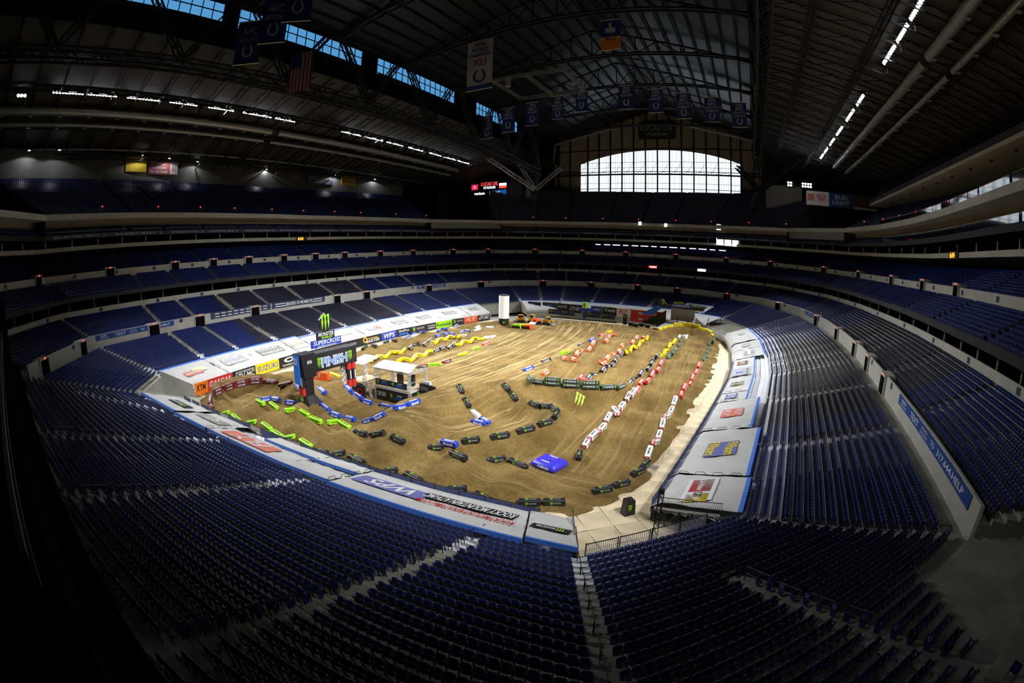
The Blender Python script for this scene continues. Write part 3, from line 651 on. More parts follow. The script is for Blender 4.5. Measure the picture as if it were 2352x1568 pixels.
# ---------------------------------------------------------------- wall lamps behind the west upper deck
WL_ = [(6, 'first'), (14.5, 'second'), (40, 'third'), (49.5, 'fourth'), (60, 'fifth'), (88, 'sixth'), (118, 'seventh'), (137, 'eighth')]
for y, o_ in WL_:
    xw = off(13, DU, 0)[0] if 60 < y < 100 else np.interp(y, [20, 68, 90, 110, 150], [off(16, DU)[0], off(14, DU)[0], off(13, DU)[0], off(12, DU)[0], off(11, DU)[0]])
    t = empty('wall_lamp', (xw+.9, y, 52.3)); tag(t, '%s lit wall lamp from the south above the west upper deck' % o_, 'lamp', 'west upper deck wall lamps')
    MB().box((-.25, 0, .3), (.8, .7, .3)).build('housing', M['roofsteel'], t)
    MB().tube((.1, 0, .12), (.1, 0, .15), .36, 10).build('lens', M['walllens'], t)
    l = bpy.data.lights.new('wall_lamp_glow', 'SPOT'); l.energy = 900; l.spot_size = math.radians(150); l.shadow_soft_size = .3; o = bpy.data.objects.new('wall_lamp_glow', l); COL.objects.link(o); o.parent = t; o.location = (.1, 0, -.05)
# ================================================================ SEATS
# seat frame: local x along the row, local y towards the field, local z up; origin on the tread
def seat_parts():
    """detailed tip-up seat: curved back shell, raised pan, arms, stand"""
    n = 6; W = .50
    back = MB(); xs = np.linspace(-W/2, W/2, n+1)
    def pt(x, z, front):
        c = -.085*(1-(2*x/W)**2); zz = z-.045*(2*x/W)**2*(z > .7)
        return (x, -.06+c-(z-.42)*.22+(.028 if front else 0), zz)
    Zs = [.36, .52, .70, .84]
    for fr in (0, 1):
        V = [pt(x, z, fr) for z in Zs for x in xs]; k = n+1
        F = [(j*k+i, j*k+i+1, (j+1)*k+i+1, (j+1)*k+i) for j in range(3) for i in range(n)]
        back.add(V, F if not fr else [f[::-1] for f in F])
    A = [pt(x, Zs[-1], 0) for x in xs]; B = [pt(x, Zs[-1], 1) for x in xs]
    back.add(A+B, [(i, i+1, n+2+i, n+1+i) for i in range(n)])
    for x in (-W/2, W/2): back.add([pt(x, z, 0) for z in Zs]+[pt(x, z, 1) for z in Zs], [(i, i+1, i+5, i+4) for i in range(3)])
    pan = MB(); V = []
    for x in (-.2, -.1, 0, .1, .2):
        c = .03*(1-(x/.2)**2)
        V += [(x, .02, .40-c*.2), (x, .10+c, .42), (x, .16+c, .76-abs(x)*.15), (x, .11, .78-abs(x)*.15)]
    F = []
    for i in range(4):
        for j in range(4): F.append((i*4+j, i*4+(j+1) % 4, (i+1)*4+(j+1) % 4, (i+1)*4+j))
    pan.add(V, F+[(0, 1, 2, 3), (19, 18, 17, 16)])
    arm = MB().box((.25, .03, .60), (.045, .30, .035)); arm.bar((.25, -.04, .36), (.25, -.06, .6), .035)
    leg = MB().bar((.25, -.02, 0), (.25, -.04, .42), .05, .07); leg.box((0, -.03, .40), (.5, .04, .05))
    return back, pan, arm, leg
SB, SPN, SA, SL = seat_parts()
def merged(parts): 
    m = MB()
    for p in parts: m.add(p.v, p.f)
    return m
def tri_quads(m):
    """numpy quads (triangles repeat the last index as degenerate are avoided by fanning)"""
    F = []
    for f in m.f:
        if len(f) == 4: F.append(f)
        elif len(f) == 3: F.append((f[0], f[1], f[2], f[2]))
    return np.array(m.v), [f for f in m.f]
def lod_mid():
    m = MB(); W = .47; xs = [-W/2, -.12, .12, W/2]; c = [-.02, -.10, -.10, -.02]; zt = [.79, .84, .84, .79]
    V = [(x, k+.02, .36) for x, k in zip(xs, c)]+[(x, k-.07, z) for x, k, z in zip(xs, c, zt)]+[(x, k-.04, z) for x, k, z in zip(xs, c, zt)]+[(x, k+.05, .36) for x, k in zip(xs, c)]
    m.add(V, [(i, i+1, i+5, i+4) for i in range(3)]+[(i+4, i+5, i+9, i+8) for i in range(3)]+[(i+8, i+9, i+13, i+12) for i in range(3)])
    m.add([(-.2, .05, .4), (.2, .05, .4), (.19, .17, .74), (-.19, .17, .74), (-.19, .08, .75), (.19, .08, .75)], [(0, 1, 2, 3), (3, 2, 5, 4)])
    m.add([(.25, .15, .6), (.25, -.1, .62), (.25, -.1, .3), (.25, .15, .55)], [(0, 1, 2, 3)])
    m.quad((-.25, -.03, 0), (.25, -.03, 0), (.25, -.03, .05), (-.25, -.03, .05)); m.quad((.22, -.03, 0), (.27, -.03, 0), (.27, -.03, .4), (.22, -.03, .4))
    return m
def lod_far():
    m = MB(); W = .45
    V = [(-W/2, .0, .34), (W/2, .0, .34), (W/2, -.10, .80), (-W/2, -.10, .80), (W/2, -.03, .80), (-W/2, -.03, .80), (W/2, .08, .36), (-W/2, .08, .36)]
    m.add(V, [(1, 0, 3, 2), (3, 5, 4, 2), (7, 6, 4, 5)]); m.quad((-.19, .08, .40), (.19, .08, .40), (.18, .19, .72), (-.18, .19, .72)); m.quad((-.18, .19, .72), (.18, .19, .72), (.18, .05, .74), (-.18, .05, .74))
    return m
# ---- aisles: plan segments where no seat stands (p, q, half width)
AISLES = []
def aisle(p, q, h=.62): AISLES.append((np.array(p, float), np.array(q, float), h))
for x in (-13.8, -29.8): aisle((x, 30), (x, 1))
aisle((-43.8, 24), (-45.4, 1)); aisle((-57, 21), (-69, 8.8))
for v in range(NV):                                                               # stairs at every bend of the bowl
    if SIDE[v] in ('S',) and SIDE[v-1] in ('S',) and v != 17: continue
    aisle(off(v, -1)[:2], off(v, 75)[:2], .7)
def facet_aisle(f, t, d0=0, d1=75, h=.6):
    n = NRM[f]; p = (np.array(off(f, 0)[:2])*(1-t)+np.array(off(f+1, 0)[:2])*t); aisle(p+n*d0, p+n*d1, h)
for f, t in ((0, .40), (2, .5), (3, .5), (4, .5), (6, .5), (7, .5), (8, .5), (9, .5), (11, .5), (12, .5), (13, .5), (14, .5), (15, .5)): facet_aisle(f, t)
facet_aisle(20, .42, 14.4)
AP = np.array([a[0] for a in AISLES]); AQ = np.array([a[1] for a in AISLES]); AH = np.array([a[2] for a in AISLES])
def in_aisle(P):
    D = AQ-AP; t = np.clip(((P[:, None, :]-AP)*D).sum(-1)/(D*D).sum(-1), 0, 1)
    return (np.linalg.norm(P[:, None, :]-AP-D*t[..., None], axis=-1) < AH).any(1)
CAMP = np.array([0, 0, 22.0]); CR = np.array(_m.to_3x3())
def project(P):
    v = (P-CAMP) @ CR; th = np.arccos(np.clip(-v[:, 2]/np.linalg.norm(v, axis=1), -1, 1)); s = 1072*th/np.maximum(np.hypot(v[:, 0], v[:, 1]), 1e-9)
    return np.stack([1176+v[:, 0]*s, 784-v[:, 1]*s], 1)
SEATS = []           # rows of (x, y, z, heading, tier, facet, row)
def seat_rows(fs, rows, dz, tier, sp=.52, skip=None):
    for f in fs:
        for r in rows:
            d, z = dz(r, f)
            a = np.array(off(f, d)[:2]); c = np.array(off(f+1, d)[:2]); za = off(f, d, z)[2]; zc = off(f+1, d, z)[2]
            if callable(z): pass
            L = np.linalg.norm(c-a); n = int(L/sp)
            if n < 2: continue
            t = (np.arange(n)+.5)/n; P = a+(c-a)*t[:, None]; Z = za+(zc-za)*t
            ok = ~in_aisle(P)
            if skip is not None: ok &= ~skip(P)
            if not ok.any(): continue
            h = math.atan2(-NRM[f][1], -NRM[f][0])-math.pi/2
            m = np.zeros((ok.sum(), 7)); m[:, :2] = P[ok]; m[:, 2] = Z[ok]; m[:, 3] = h; m[:, 4] = tier; m[:, 5] = f; m[:, 6] = r
            SEATS.append(m)
low = lambda r, f: (r*TR+.30, Z0+r*RS)
for f in range(NV):
    seat_rows([f], range(9, NROW[SIDE[f]]), low, 0, .51 if SIDE[f] in ('S', 'SE', 'E') else .53)
seat_rows(BOWL, range(0, NU), lambda r, f: (DM+.25+r*TU+.34, ZU+r*RU), 1, .53)
seat_rows(BOWL, range(0, 8), lambda r, f: (DC+.1+r*.85+.4, 17.2+r*.385), 2, .56)
seat_rows(BOWL, range(0, 10), lambda r, f: (DCM+.2+r*.85+.4, 21.1+r*.42), 2, .56)
seat_rows(BOWL, range(0, 3), lambda r, f: (37.9+r*.9+.4, 30.3+r*.35), 2, .56)
def ud(fs):
    for f in fs:
        for r in range(NUD):
            d = 36.7+r*TUD+.4; a = np.array(off(f, d, 33.9+r*RUD(f))); c = np.array(off(f+1, d, 33.9+r*RUD(f+1)))
            n = int(np.linalg.norm(c-a)/.55); t = (np.arange(n)+.5)/n; P = a+(c-a)*t[:, None]; ok = ~in_aisle(P[:, :2])
            m = np.zeros((ok.sum(), 7)); m[:, :3] = P[ok]; m[:, 3] = math.atan2(-NRM[f][1], -NRM[f][0])-math.pi/2; m[:, 4] = 3; m[:, 5] = f; m[:, 6] = r; SEATS.append(m)
ud(FE+FN+FW)
S = np.concatenate(SEATS)
S = S[~((S[:, 4] == 0) & (S[:, 1] < 1.1) & (S[:, 5] != 20))]
S = S[~((S[:, 5] == 20) & (S[:, 6] > 26) & (S[:, 1] > 21-(S[:, 6]-26)*1.1))]
dist = np.linalg.norm(S[:, :3]-CAMP, axis=1); px = project(S[:, :3]+[0, 0, .6])
inview = (px[:, 0] > -60) & (px[:, 0] < 2412) & (px[:, 1] > -40) & (px[:, 1] < 1615)
keep = inview | (dist < 26); S, dist, px, inview = S[keep], dist[keep], px[keep], inview[keep]
full = (px[:, 0] > 120) & (px[:, 0] < 2240) & (px[:, 1] > 0) & (px[:, 1] < 1530)
order = np.argsort(np.where(full & (S[:, 4] == 0), dist, 1e9))[:300]
own = np.zeros(len(S), bool); own[order] = True
def seats_mesh(name, sel, lod, m):
    V = np.array(lod.v); n = len(V); P = S[sel]; k = len(P); c, s = np.cos(P[:, 3])[:, None], np.sin(P[:, 3])[:, None]
    A = np.empty((k, n, 3), np.float32); A[:, :, 0] = P[:, :1]+V[:, 0]*c-V[:, 1]*s; A[:, :, 1] = P[:, 1:2]+V[:, 0]*s+V[:, 1]*c; A[:, :, 2] = P[:, 2:3]+V[:, 2]
    T4 = np.array([f for f in lod.f if len(f) == 4]); F = (T4[None]+(np.arange(k)*n)[:, None, None]).reshape(-1, 4)
    return A.reshape(-1, 3), F, np.full(len(F), m)
midfield = ((S[:, 1] > 52) & (S[:, 1] < 104) & (S[:, 4] <= 1) & ((S[:, 0] < -78) | (S[:, 0] > -6)))
near, mid_, far = dist < 42, (dist >= 42) & (dist < 85), dist >= 85
LN = merged((SB, SPN, SA, SL)); LM_, LF_ = lod_mid(), lod_far()
Vs, Fs, Ms, o_ = [], [], [], 0
for sel, lod in ((near, LN), (mid_, LM_), (far, LF_)):
    for q, mi in ((~midfield, 0), (midfield, 1)):
        w = sel & q & ~own
        if w.any():
            v, f, k = seats_mesh('s', w, lod, mi); Vs.append(v); Fs.append(f+o_); Ms.append(k); o_ += len(v)
st = link('stadium_seating', mesh_np('stadium_seating', np.concatenate(Vs), np.concatenate(Fs), [M['navy'], M['charcoal']], np.concatenate(Ms)))
tag(st, 'endless rows of navy and charcoal folding seats filling the stands', 'seating', kind='stuff')
# ---- the three hundred nearest seats, one by one
mB, mP, mA, mL = SB.mesh('backrest', M['navy']), SPN.mesh('seat_pan', M['navy']), SA.mesh('armrest', M['navy']), SL.mesh('stand', M['rail'])
for me in (mB, mP): me.polygons.foreach_set('use_smooth', np.ones(len(me.polygons), bool))
BLK = {}
for i in order:
    x = S[i, 0]; f = int(S[i, 5])
    if f == 20:
        n = NRM[20]; p = np.array(off(20, 0)[:2])*.58+np.array(off(21, 0)[:2])*.42; u = (S[i, :2]-p) @ np.array([n[1], -n[0]])
        blk = ('corner block left of its mid stairs', u) if u > 0 else ('corner block right of its mid stairs', u)
    elif f in FS: blk = ('block between the two stairs', -x) if x > -13.8 else (('block left of the silver stairs', -x) if x > -29.8 else ('second block left of the silver stairs', -x))
    else: blk = ('east block beside the aluminium treads', S[i, 1])
    BLK.setdefault((blk[0], int(S[i, 6])), []).append((i, blk[1]))
for (bn, r), L in BLK.items():
    L.sort(key=lambda q: S[q[0], 0])
    for j, (i, u) in enumerate(L):
        t = empty('stadium_seat', S[i, :3], S[i, 3])
        tag(t, 'navy tip-up seat, %s from left in %s row, %s' % (ordn(j+1), ordn(r-7), bn), 'seat', 'nearest navy stadium seats')
        link('backrest', mB, t); link('seat_pan', mP, t); link('armrest', mA, t); link('stand', mL, t)
print('seats', len(S), 'near', near.sum(), 'mid', mid_.sum(), 'far', far.sum(), 'faces', sum(map(len, Fs)))
# ================================================================ FITTINGS OF THE BOWL
def fpt(f, t, d, z=0.0):
    a = np.array(off(f, d, z)); c = np.array(off(f+1, d, z)); return a*(1-t)+c*t
def wrink(i, j, k): return .05*math.sin(i*1.9+k)*math.cos(j*1.3+k*.7)+.035*math.sin(i*.7+j*2.3+k*2)
def tarp(f, t0, t1, d1, label, prints=(), edge=True, d0=-.12, drop=True, lift=.78, group=None):
    """vinyl sheet pulled over the first rows; prints are laid on it reading upwards from the field side"""
    n, m = 12, 8; k = f*3+t0*7
    org = Vector(fpt(f, (t0+t1)/2, d0, Z0)); t = empty('seat_tarp', org); tag(t, label, 'tarp', group); inv = T(*(-org))
    def P(u, v, up=0):                                                            # u along (0..1, left to right seen from the field), v up the slope
        tt = t1+(t0-t1)*u; d = d0+(d1-d0)*v; return fpt(f, tt, d, Z0+lift*min(1, v*6+.25)+RS/TR*max(d, 0)+up)
    b = MB(); V = [P(i/n, j/m, wrink(i, j, k) if 0 < j < m else 0) for j in range(m+1) for i in range(n+1)]
    b.add(V, [(j*(n+1)+i, j*(n+1)+i+1, (j+1)*(n+1)+i+1, (j+1)*(n+1)+i) for j in range(m) for i in range(n)])
    if drop: b.add([P(i/n, 0) for i in range(n+1)]+[P(i/n, 0, -.7) for i in range(n+1)], [(i, n+1+i, n+2+i, i+1) for i in range(n)])
    b.build('sheet', M['tarp'], t, inv, smooth=True)
    if edge:
        b = MB()
        for i in range(n):
            A, B_ = P(i/n, 1), P((i+1)/n, 1); C, D = P(i/n, 1.05, .05), P((i+1)/n, 1.05, .05); E_, F_ = P(i/n, 1.06, -.3), P((i+1)/n, 1.06, -.3)
            b.quad(A, B_, D, C); b.quad(C, D, F_, E_)
        b.build('blue_edge', M['tarpblue'], t, inv)
    L = (Vector(P(1, .5))-Vector(P(0, .5))).length; Dp = (Vector(P(.5, 1))-Vector(P(.5, .16))).length
    def fm(u, v):
        o = Vector(P(u, v, .12)); return inv @ frame_m(o, Vector(P(min(1, u+.05), v))-Vector(P(max(0, u-.05), v)), Vector(P(u, min(1, v+.05)))-Vector(P(u, v-.05)))
    for pr in prints:
        if pr[0] == 'r': _, m_, u, v, w, h = pr; MB().quad((-w/2, -h/2, 0), (w/2, -h/2, 0), (w/2, h/2, 0), (-w/2, h/2, 0)).build('printed_panel', M[m_], t, fm(u, v))
        elif pr[0] == 't': _, s, m_, u, v, w, h = pr[:7]; text(s, M[m_], t, fm(u, v) @ T(0, 0, .03), w, h, pr[7] if len(pr) > 7 else 0)
        elif pr[0] == 'c': _, m_, u, v, w, h = pr; claw(M[m_], t, fm(u, v) @ T(0, 0, .035), w, h)
        elif pr[0] == 'v':                                                        # turned a quarter, reading along the slope
            _, s, m_, u, v, w, h = pr; text(s, M[m_], t, fm(u, v) @ RZ(math.pi/2) @ T(0, 0, .03), w, h)
    return t
def two(s, m_, bg, w, h): return [('r', bg, .5, .55, w, h), ('t', s, m_, .5, .66, w*.86, h*.36), ('t', s, m_, .5, .44, w*.86, h*.36)]
# west side
tarp(15, .5, 1.0, 7, 'white seat tarp with faded pink and yellow print above the orange banner', [('r', 'cream', .62, .6, 3, 1.6), ('r', 'pink', .42, .5, 4, 1.5), ('t', 'MASTER', 'white', .42, .5, 3.2, .7)])
tarp(15, .0, .49, 7, 'white seat tarp with doubled grey and white lettering above the red banner', two('ATV-MC', 'white', 'bronze', 5.6, 2.6))
tarp(14, .52, 1.0, 7, 'white seat tarp with doubled grey oval logo above the yellow banner', two('OAKLEY', 'pale', 'greyprint', 6.4, 2.6))
tarp(14, .28, .51, 7, 'white seat tarp with pale yellow panel behind the finish arch', [('r', 'cream', .5, .5, 3.6, 3.4), ('t', 'SUZUKI', 'greyprint', .5, .5, 3, .6)])
tarp(14, .0, .27, 6, 'white seat tarp with faint cream print right of the finish arch', [('r', 'cream', .5, .5, 3.8, 1.2)])
tarp(13, .5, 1.0, 6, 'white seat tarp with pale yellow stripe above the blue banner', [('r', 'cream', .5, .55, 8, .9)])
tarp(13, .0, .49, 6, 'white seat tarp with two faint red prints above the camera-maker banner', [('r', 'bronze', .4, .5, 3, 1.5), ('r', 'pink', .62, .5, 2, 1.5), ('t', 'HONDA', 'white', .4, .5, 2.6, .7)])
tarp(12, .5, 1.0, 6.5, 'white seat tarp with doubled grey print above the green banner', two('FLY', 'pale', 'greyprint', 5, 2.4))
tarp(12, .0, .49, 7, 'white seat tarp with grey framed print right of the green banner', two('FACTORY', 'pale', 'greyprint', 5, 2.4))
tarp(11, .45, 1.0, 7, 'white seat tarp with small grey prints left of the white column', two('ATV-MC', 'pale', 'greyprint', 5, 2.2))
tarp(11, .0, .44, 7, 'white seat tarp with dark oblong print behind the white column', two('MONSTER', 'pale', 'greyprint', 4, 2))
# north end
for f, t0, t1, lb, pr in ((9, .05, 1, 'white seat tarp nearest the north-west tunnel above the yellow machines', []), (8, .5, 1, 'white seat tarp with dark claw print left of the green inflatable', 1), (8, 0, .5, 'white seat tarp with dark claw print right of the green inflatable', 1), (7, .4, 1, 'white seat tarp with dark print above the red banner', 1), (7, 0, .4, 'plain white seat tarp behind the black podium stage', []), (6, .0, 1, 'white seat tarp right of the black podium stage', [])):
    tarp(f, t0, t1, 6.5, lb, [('r', 'greyprint', .5, .5, 6, 1.7), ('c', 'claw', .3, .5, 1.2, 1.2), ('t', 'MONSTER', 'pale', .6, .5, 3.2, .8)] if pr else [])
tarp(6, .45, 1.0, 13.5, 'raised white tarp with blue border and black claw panel above the podium', [('r', 'black', .5, .62, 7, 2.2), ('c', 'claw', .36, .62, 1.6, 1.6), ('t', 'MONSTER', 'pale', .6, .62, 3.6, .9)], d0=7.6, drop=False)
# south side, prints upside down for the camera above
tarp(19, .868, 1.0, 6.6, 'white tarp end with black claw panel beside the tunnel ramp', [('r', 'black', .5, .66, 2.9, .95), ('c', 'claw', .3, .66, .6, .7), ('t', 'MONSTER', 'pale', .62, .66, 1.4, .36)], lift=.95)
tarp(19, .24, .862, 6.8, 'long white tarp with violet panel and red and black lettering', [('r', 'purple', .74, .56, 7.0, 2.3), ('t', 'WPS', 'pale', .74, .56, 4.8, 1.7, .2), ('t', 'ROCKYMOUNTAINATVMC.COM', 'red', .30, .70, 8.2, .8, .2), ('r', 'black', .30, .47, 8.0, 1.5), ('t', 'ROCKY MOUNTAIN ATV-MC', 'pale', .30, .47, 7.8, 1.2, .25)])
tarp(18, .40, 1.0, 6.6, 'white tarp with salmon panel and white lettering by the near fence', [('r', 'pink', .55, .6, 9, 2.2), ('t', 'FLY', 'pale', .55, .6, 6, 1.7, .3)], d0=2.6, drop=False)
tarp(19, .0, .23, 6.6, 'white tarp section beside the open wheelchair platform of the near stand', [], d0=3.2, drop=False)
tarp(18, .02, .39, 6.6, 'white tarp with grey slanted print on the near stand', [('r', 'greyprint', .5, .55, 6.4, 2.0), ('t', 'ASV', 'pale', .5, .55, 3.6, 1.5, .3)])
tarp(17, .05, .95, 6.2, 'white tarp with black claw panel at the far end of the near stand', [('r', 'black', .4, .55, 6, 1.6), ('c', 'claw', .3, .55, 1.3, 1.3), ('t', 'MONSTER', 'pale', .5, .55, 3, .7)])
# lower front strip of the near stand over a separate platform
tarp(18, .62, 1.0, 2.2, 'lower white tarp strip along the near fence left of the gap', [])
tarp(19, .0, .23, 2.4, 'lower white tarp strip between dark platform and picket fence', [])
# east side
tarp(0, .0, .19, 7.4, 'grey tarp with red and yellow sideways panel above the tunnel', [('r', 'white', .5, .5, 4.4, 2.8), ('r', 'red', .38, .5, 2.5, 2.0), ('r', 'yellow', .76, .5, 1.5, 2.0), ('t', 'Life Master', 'white', .38, .5, 2.2, .6), ('t', 'CAT', 'black', .68, .5, .9, .8)])
tarp(0, .20, .595, 7.2, 'grey tarp with navy panel and yellow sideways lettering on the east side', [('r', 'purple', .5, .55, 4.0, 3.4), ('t', 'FXRacers', 'yellow', .5, .69, 3.7, 1.2), ('t', 'FXRacers', 'yellow', .5, .42, 3.7, 1.2)])
tarp(0, .605, 1.0, 6.2, 'grey tarp with salmon panel and white sideways lettering on the east side', [('r', 'pink', .5, .55, 3.4, 2.9), ('t', 'FLY', 'white', .5, .68, 2.6, .9, .25), ('t', 'FLY', 'white', .5, .44, 2.6, .9, .25)])
for f, t0, t1, lb, pr in ((1, .02, .3, 'short tarp with blue box print on the east side', [('r', 'purple', .5, .5, 2.6, 1.8), ('t', 'EVS', 'white', .5, .5, 2, 1.2)]), (1, .32, .98, 'short tarp with gold and grey square print on the east side', [('r', 'greyprint', .5, .5, 2.6, 2.2), ('r', 'cream', .42, .5, .9, .9), ('r', 'gold', .58, .5, .9, .9)]),
        (2, .02, .4, 'dark grey tarp with green streak and blue print on the east side', [('r', 'bronze', .5, .5, 6, 3.4), ('r', 'claw', .5, .75, 4, .35), ('v', 'SX', 'bright_blue', .6, .45, 1.4, 1.2)]), (2, .42, .98, 'short tarp with red framed print on the east side', [('r', 'greyprint', .5, .5, 3.4, 2.2), ('r', 'pink', .5, .5, 3, 1.9), ('t', 'OAKLEY', 'pale', .5, .5, 2.8, 1)]),
        (3, .02, .5, 'wide white tarp with grey framed letters on the east side', two('ATV-MC', 'greyprint', 'pale', 5, 2.6)), (3, .52, .98, 'wide white tarp with pale blue print on the east side', [('r', 'bronze', .5, .5, 4, 2)]), (4, .05, .95, 'wide white tarp at the north end of the east side', [('r', 'bronze', .4, .6, 2.4, 1.6)])):
    tarp(f, t0, t1, 4.4 if f < 3 else 6.5, lb, pr)
# ---- picket fence panels on the near and east front walls
def fence_mesh(L, fabric):
    b = MB()
    for z in (.05, 1.02): b.bar((-L/2, 0, z), (L/2, 0, z), .05, .05)
    for x in (-L/2+.03, L/2-.03): b.bar((x, 0, 0), (x, 0, 1.1), .06, .06)
    for i in range(1, 15): b.bar((-L/2+i*L/15, 0, .05), (-L/2+i*L/15, 0, 1.0), .035, .03, 2)
    if fabric: b.quad((-L/2+.05, -.04, .08), (L/2-.05, -.04, .08), (L/2-.05, -.04, .98), (-L/2+.05, -.04, .98), 1)
    return b.mesh('fence_panel', [M['rail'], M['fence_navy'], M['fence_stripe']])
FM, FMO = fence_mesh(2.4, True), fence_mesh(2.4, False)
cnt = {'near': 0, 'east': 0}
for f in FS+FE[:3]:
    a, c = np.array(off(f, -.05)[:2]), np.array(off(f+1, -.05)[:2]); L = np.linalg.norm(c-a); n = int(L/2.45); h = math.atan2(*(c-a)[::-1])
    for i in range(n):
        p = a+(c-a)*(i+.5)/n; side = 'near' if f in FS else 'east'; cnt[side] += 1
        if side == 'near' and 23 <= cnt[side] <= 24: continue
        o = link('fence_panel', FM if f != 18 or i % 3 else FMO, None, T(p[0], p[1], Z0+ZO[f]-.02) @ RZ(h))
        tag(o, 'navy picket fence panel, %s along the %s front wall from its %s end' % (ordn(cnt[side]), side, 'south-west' if side == 'near' else 'south'), 'fence', '%s front wall fence' % side)
        if i % 2 == 0: shoe(M['blue'], o, T(.3, -.07, .5) @ RX(math.pi/2), .5, .5)
# ---- banners hung on the west front wall
def banner(f_y0, f_y1, label, bg, items, h=1.9, z0=.08):
    """on the west wall from y0 to y1; items drawn in metres from the centre"""
    xs = lambda y: float(np.interp(y, FR[[16, 15, 14, 13, 12, 11], 1], FR[[16, 15, 14, 13, 12, 11], 0]))+.14
    p, q = Vector((xs(f_y0), f_y0, z0)), Vector((xs(f_y1), f_y1, z0)); L = (q-p).length; o = (p+q)/2
    t = empty('wall_banner', o); tag(t, label, 'banner'); X = (q-p).normalized(); mw = frame_m(Vector((0, 0, h/2)), X, (0, 0, 1)); 
    if mw.to_3x3().col[2].x < 0: pass
    MB().box((0, 0, 0), (L-.06, h, .04)).build('cloth', M[bg], t, mw)
    for it in items:
        k = it[0]
        if k == 't': text(it[1], M[it[2]], t, mw @ T(it[3]*L, it[4]*h, .04), it[5]*L, it[6]*h, it[7] if len(it) > 7 else 0)
        elif k == 'r': MB().quad((-it[4]*L/2, -it[5]*h/2, 0), (it[4]*L/2, -it[5]*h/2, 0), (it[4]*L/2, it[5]*h/2, 0), (-it[4]*L/2, it[5]*h/2, 0)).build('printed_panel', M[it[1]], t, mw @ T(it[2]*L, it[3]*h, .03))
        elif k == 'c': claw(M[it[1]], t, mw @ T(it[2]*L, it[3]*h, .04), it[4], it[5])
        elif k == 'o':
            b = MB(); n = 20; A = np.linspace(0, 2*math.pi, n, endpoint=False); V = [(it[4]*math.cos(a), it[5]*math.sin(a), 0) for a in A]+[(it[4]*.55*math.cos(a), it[5]*.5*math.sin(a), 0) for a in A]
            b.add(V, [(i, (i+1) % n, (i+1) % n+n, i+n) for i in range(n)]); b.build('oval_mark', M[it[1]], t, mw @ T(it[2]*L, it[3]*h, .04))
    return t
MON = [('c', 'claw', -.3, 0, 1.0, 1.3), ('t', 'MONSTER', 'bronze', .15, .1, .5, .3)]
banner(30.2, 33, 'bright orange banner with black italic letters at the south end of the west wall', 'ktm', [('t', 'KTM', 'black', 0, .05, .72, .5, .25)], 2.1)
banner(33, 38.8, 'red banner with white capital letters on the west wall', 'red', [('t', 'GASGAS', 'white', 0, .05, .86, .5)], 2.1)
banner(38.8, 44.6, 'black banner with white parts-shop lettering left of the yellow banner', 'black', [('t', 'ROCKY MOUNTAIN', 'white', .04, .28, .8, .22, .2), ('t', 'ATV-MC', 'white', 0, -.08, .9, .42, .2), ('r', 'red', .05, -.42, .8, .1)], 2.1)
banner(44.6, 50.8, 'yellow banner with dark capital letters left of the finish arch', 'yellow', [('t', 'SUZUKI', 'purple', 0, 0, .86, .5)], 2.1)
banner(50.8, 56.5, 'black banner with white oval and letters beside the finish arch', 'black', [('o', 'white', 0, .14, 1.5, .5), ('t', 'OAKLEY', 'white', 0, -.32, .7, .2)], 2.1)
banner(56.5, 63, 'black banner with green claw hidden partly by the finish arch', 'black', MON)
banner(63, 71.5, 'plain black banner between the finish arch columns', 'black', [('t', 'MONSTER', 'bronze', 0, 0, .4, .3)])
banner(71.5, 76.5, 'black banner with small grey lettering right of the finish arch', 'black', [('t', 'MONSTER', 'bronze', -.1, 0, .5, .3)])
banner(76.5, 84, 'black banner with yellow bolt and pale letters left of the blue banner', 'black', [('o', 'gold', -.32, .12, .8, .7), ('t', 'BARTER', 'white', .05, -.14, .66, .4, .2), ('r', 'gold', .05, .2, .5, .1)])
banner(84, 90, 'blue banner with white outlined letters on the west wall', 'blue', [('t', 'WPS', 'white', 0, 0, .74, .66, .15)])
banner(90, 95.5, 'black banner with white word over blue squares on the west wall', 'black', [('t', 'GoPro', 'white', 0, .2, .72, .34), ('r', 'bright_blue', -.24, -.26, .18, .28), ('r', 'bright_blue', -.02, -.26, .18, .28), ('r', 'led_blue', .2, -.26, .18, .28)])
banner(95.5, 101.5, 'black banner with green claw right of the blue squares banner', 'black', MON)
banner(101.5, 106, 'black banner with two lines of white capitals left of the green banner', 'black', [('t', 'STAR SPORTS', 'white', .05, .14, .7, .22), ('t', 'COMMISSION', 'white', .05, -.2, .7, .22)])
banner(106, 113, 'lime green banner with black lettering on the west wall', 'lime', [('t', 'Kawasaki', 'black', 0, 0, .9, .5)])
banner(113, 118.2, 'black banner with green claw left of the red-orange banner', 'black', MON)
banner(118.2, 124.5, 'red-orange banner with white slanted letters on the west wall', 'orange', [('t', 'FLY', 'white', 0, .05, .72, .55, .3)])
banner(124.5, 130.6, 'black banner with white parts-shop lettering at the north end of the west wall', 'black', [('t', 'ATV-MC', 'white', 0, -.05, .86, .5, .2), ('t', 'ROCKY MOUNTAIN', 'white', .04, .32, .7, .2, .2)])
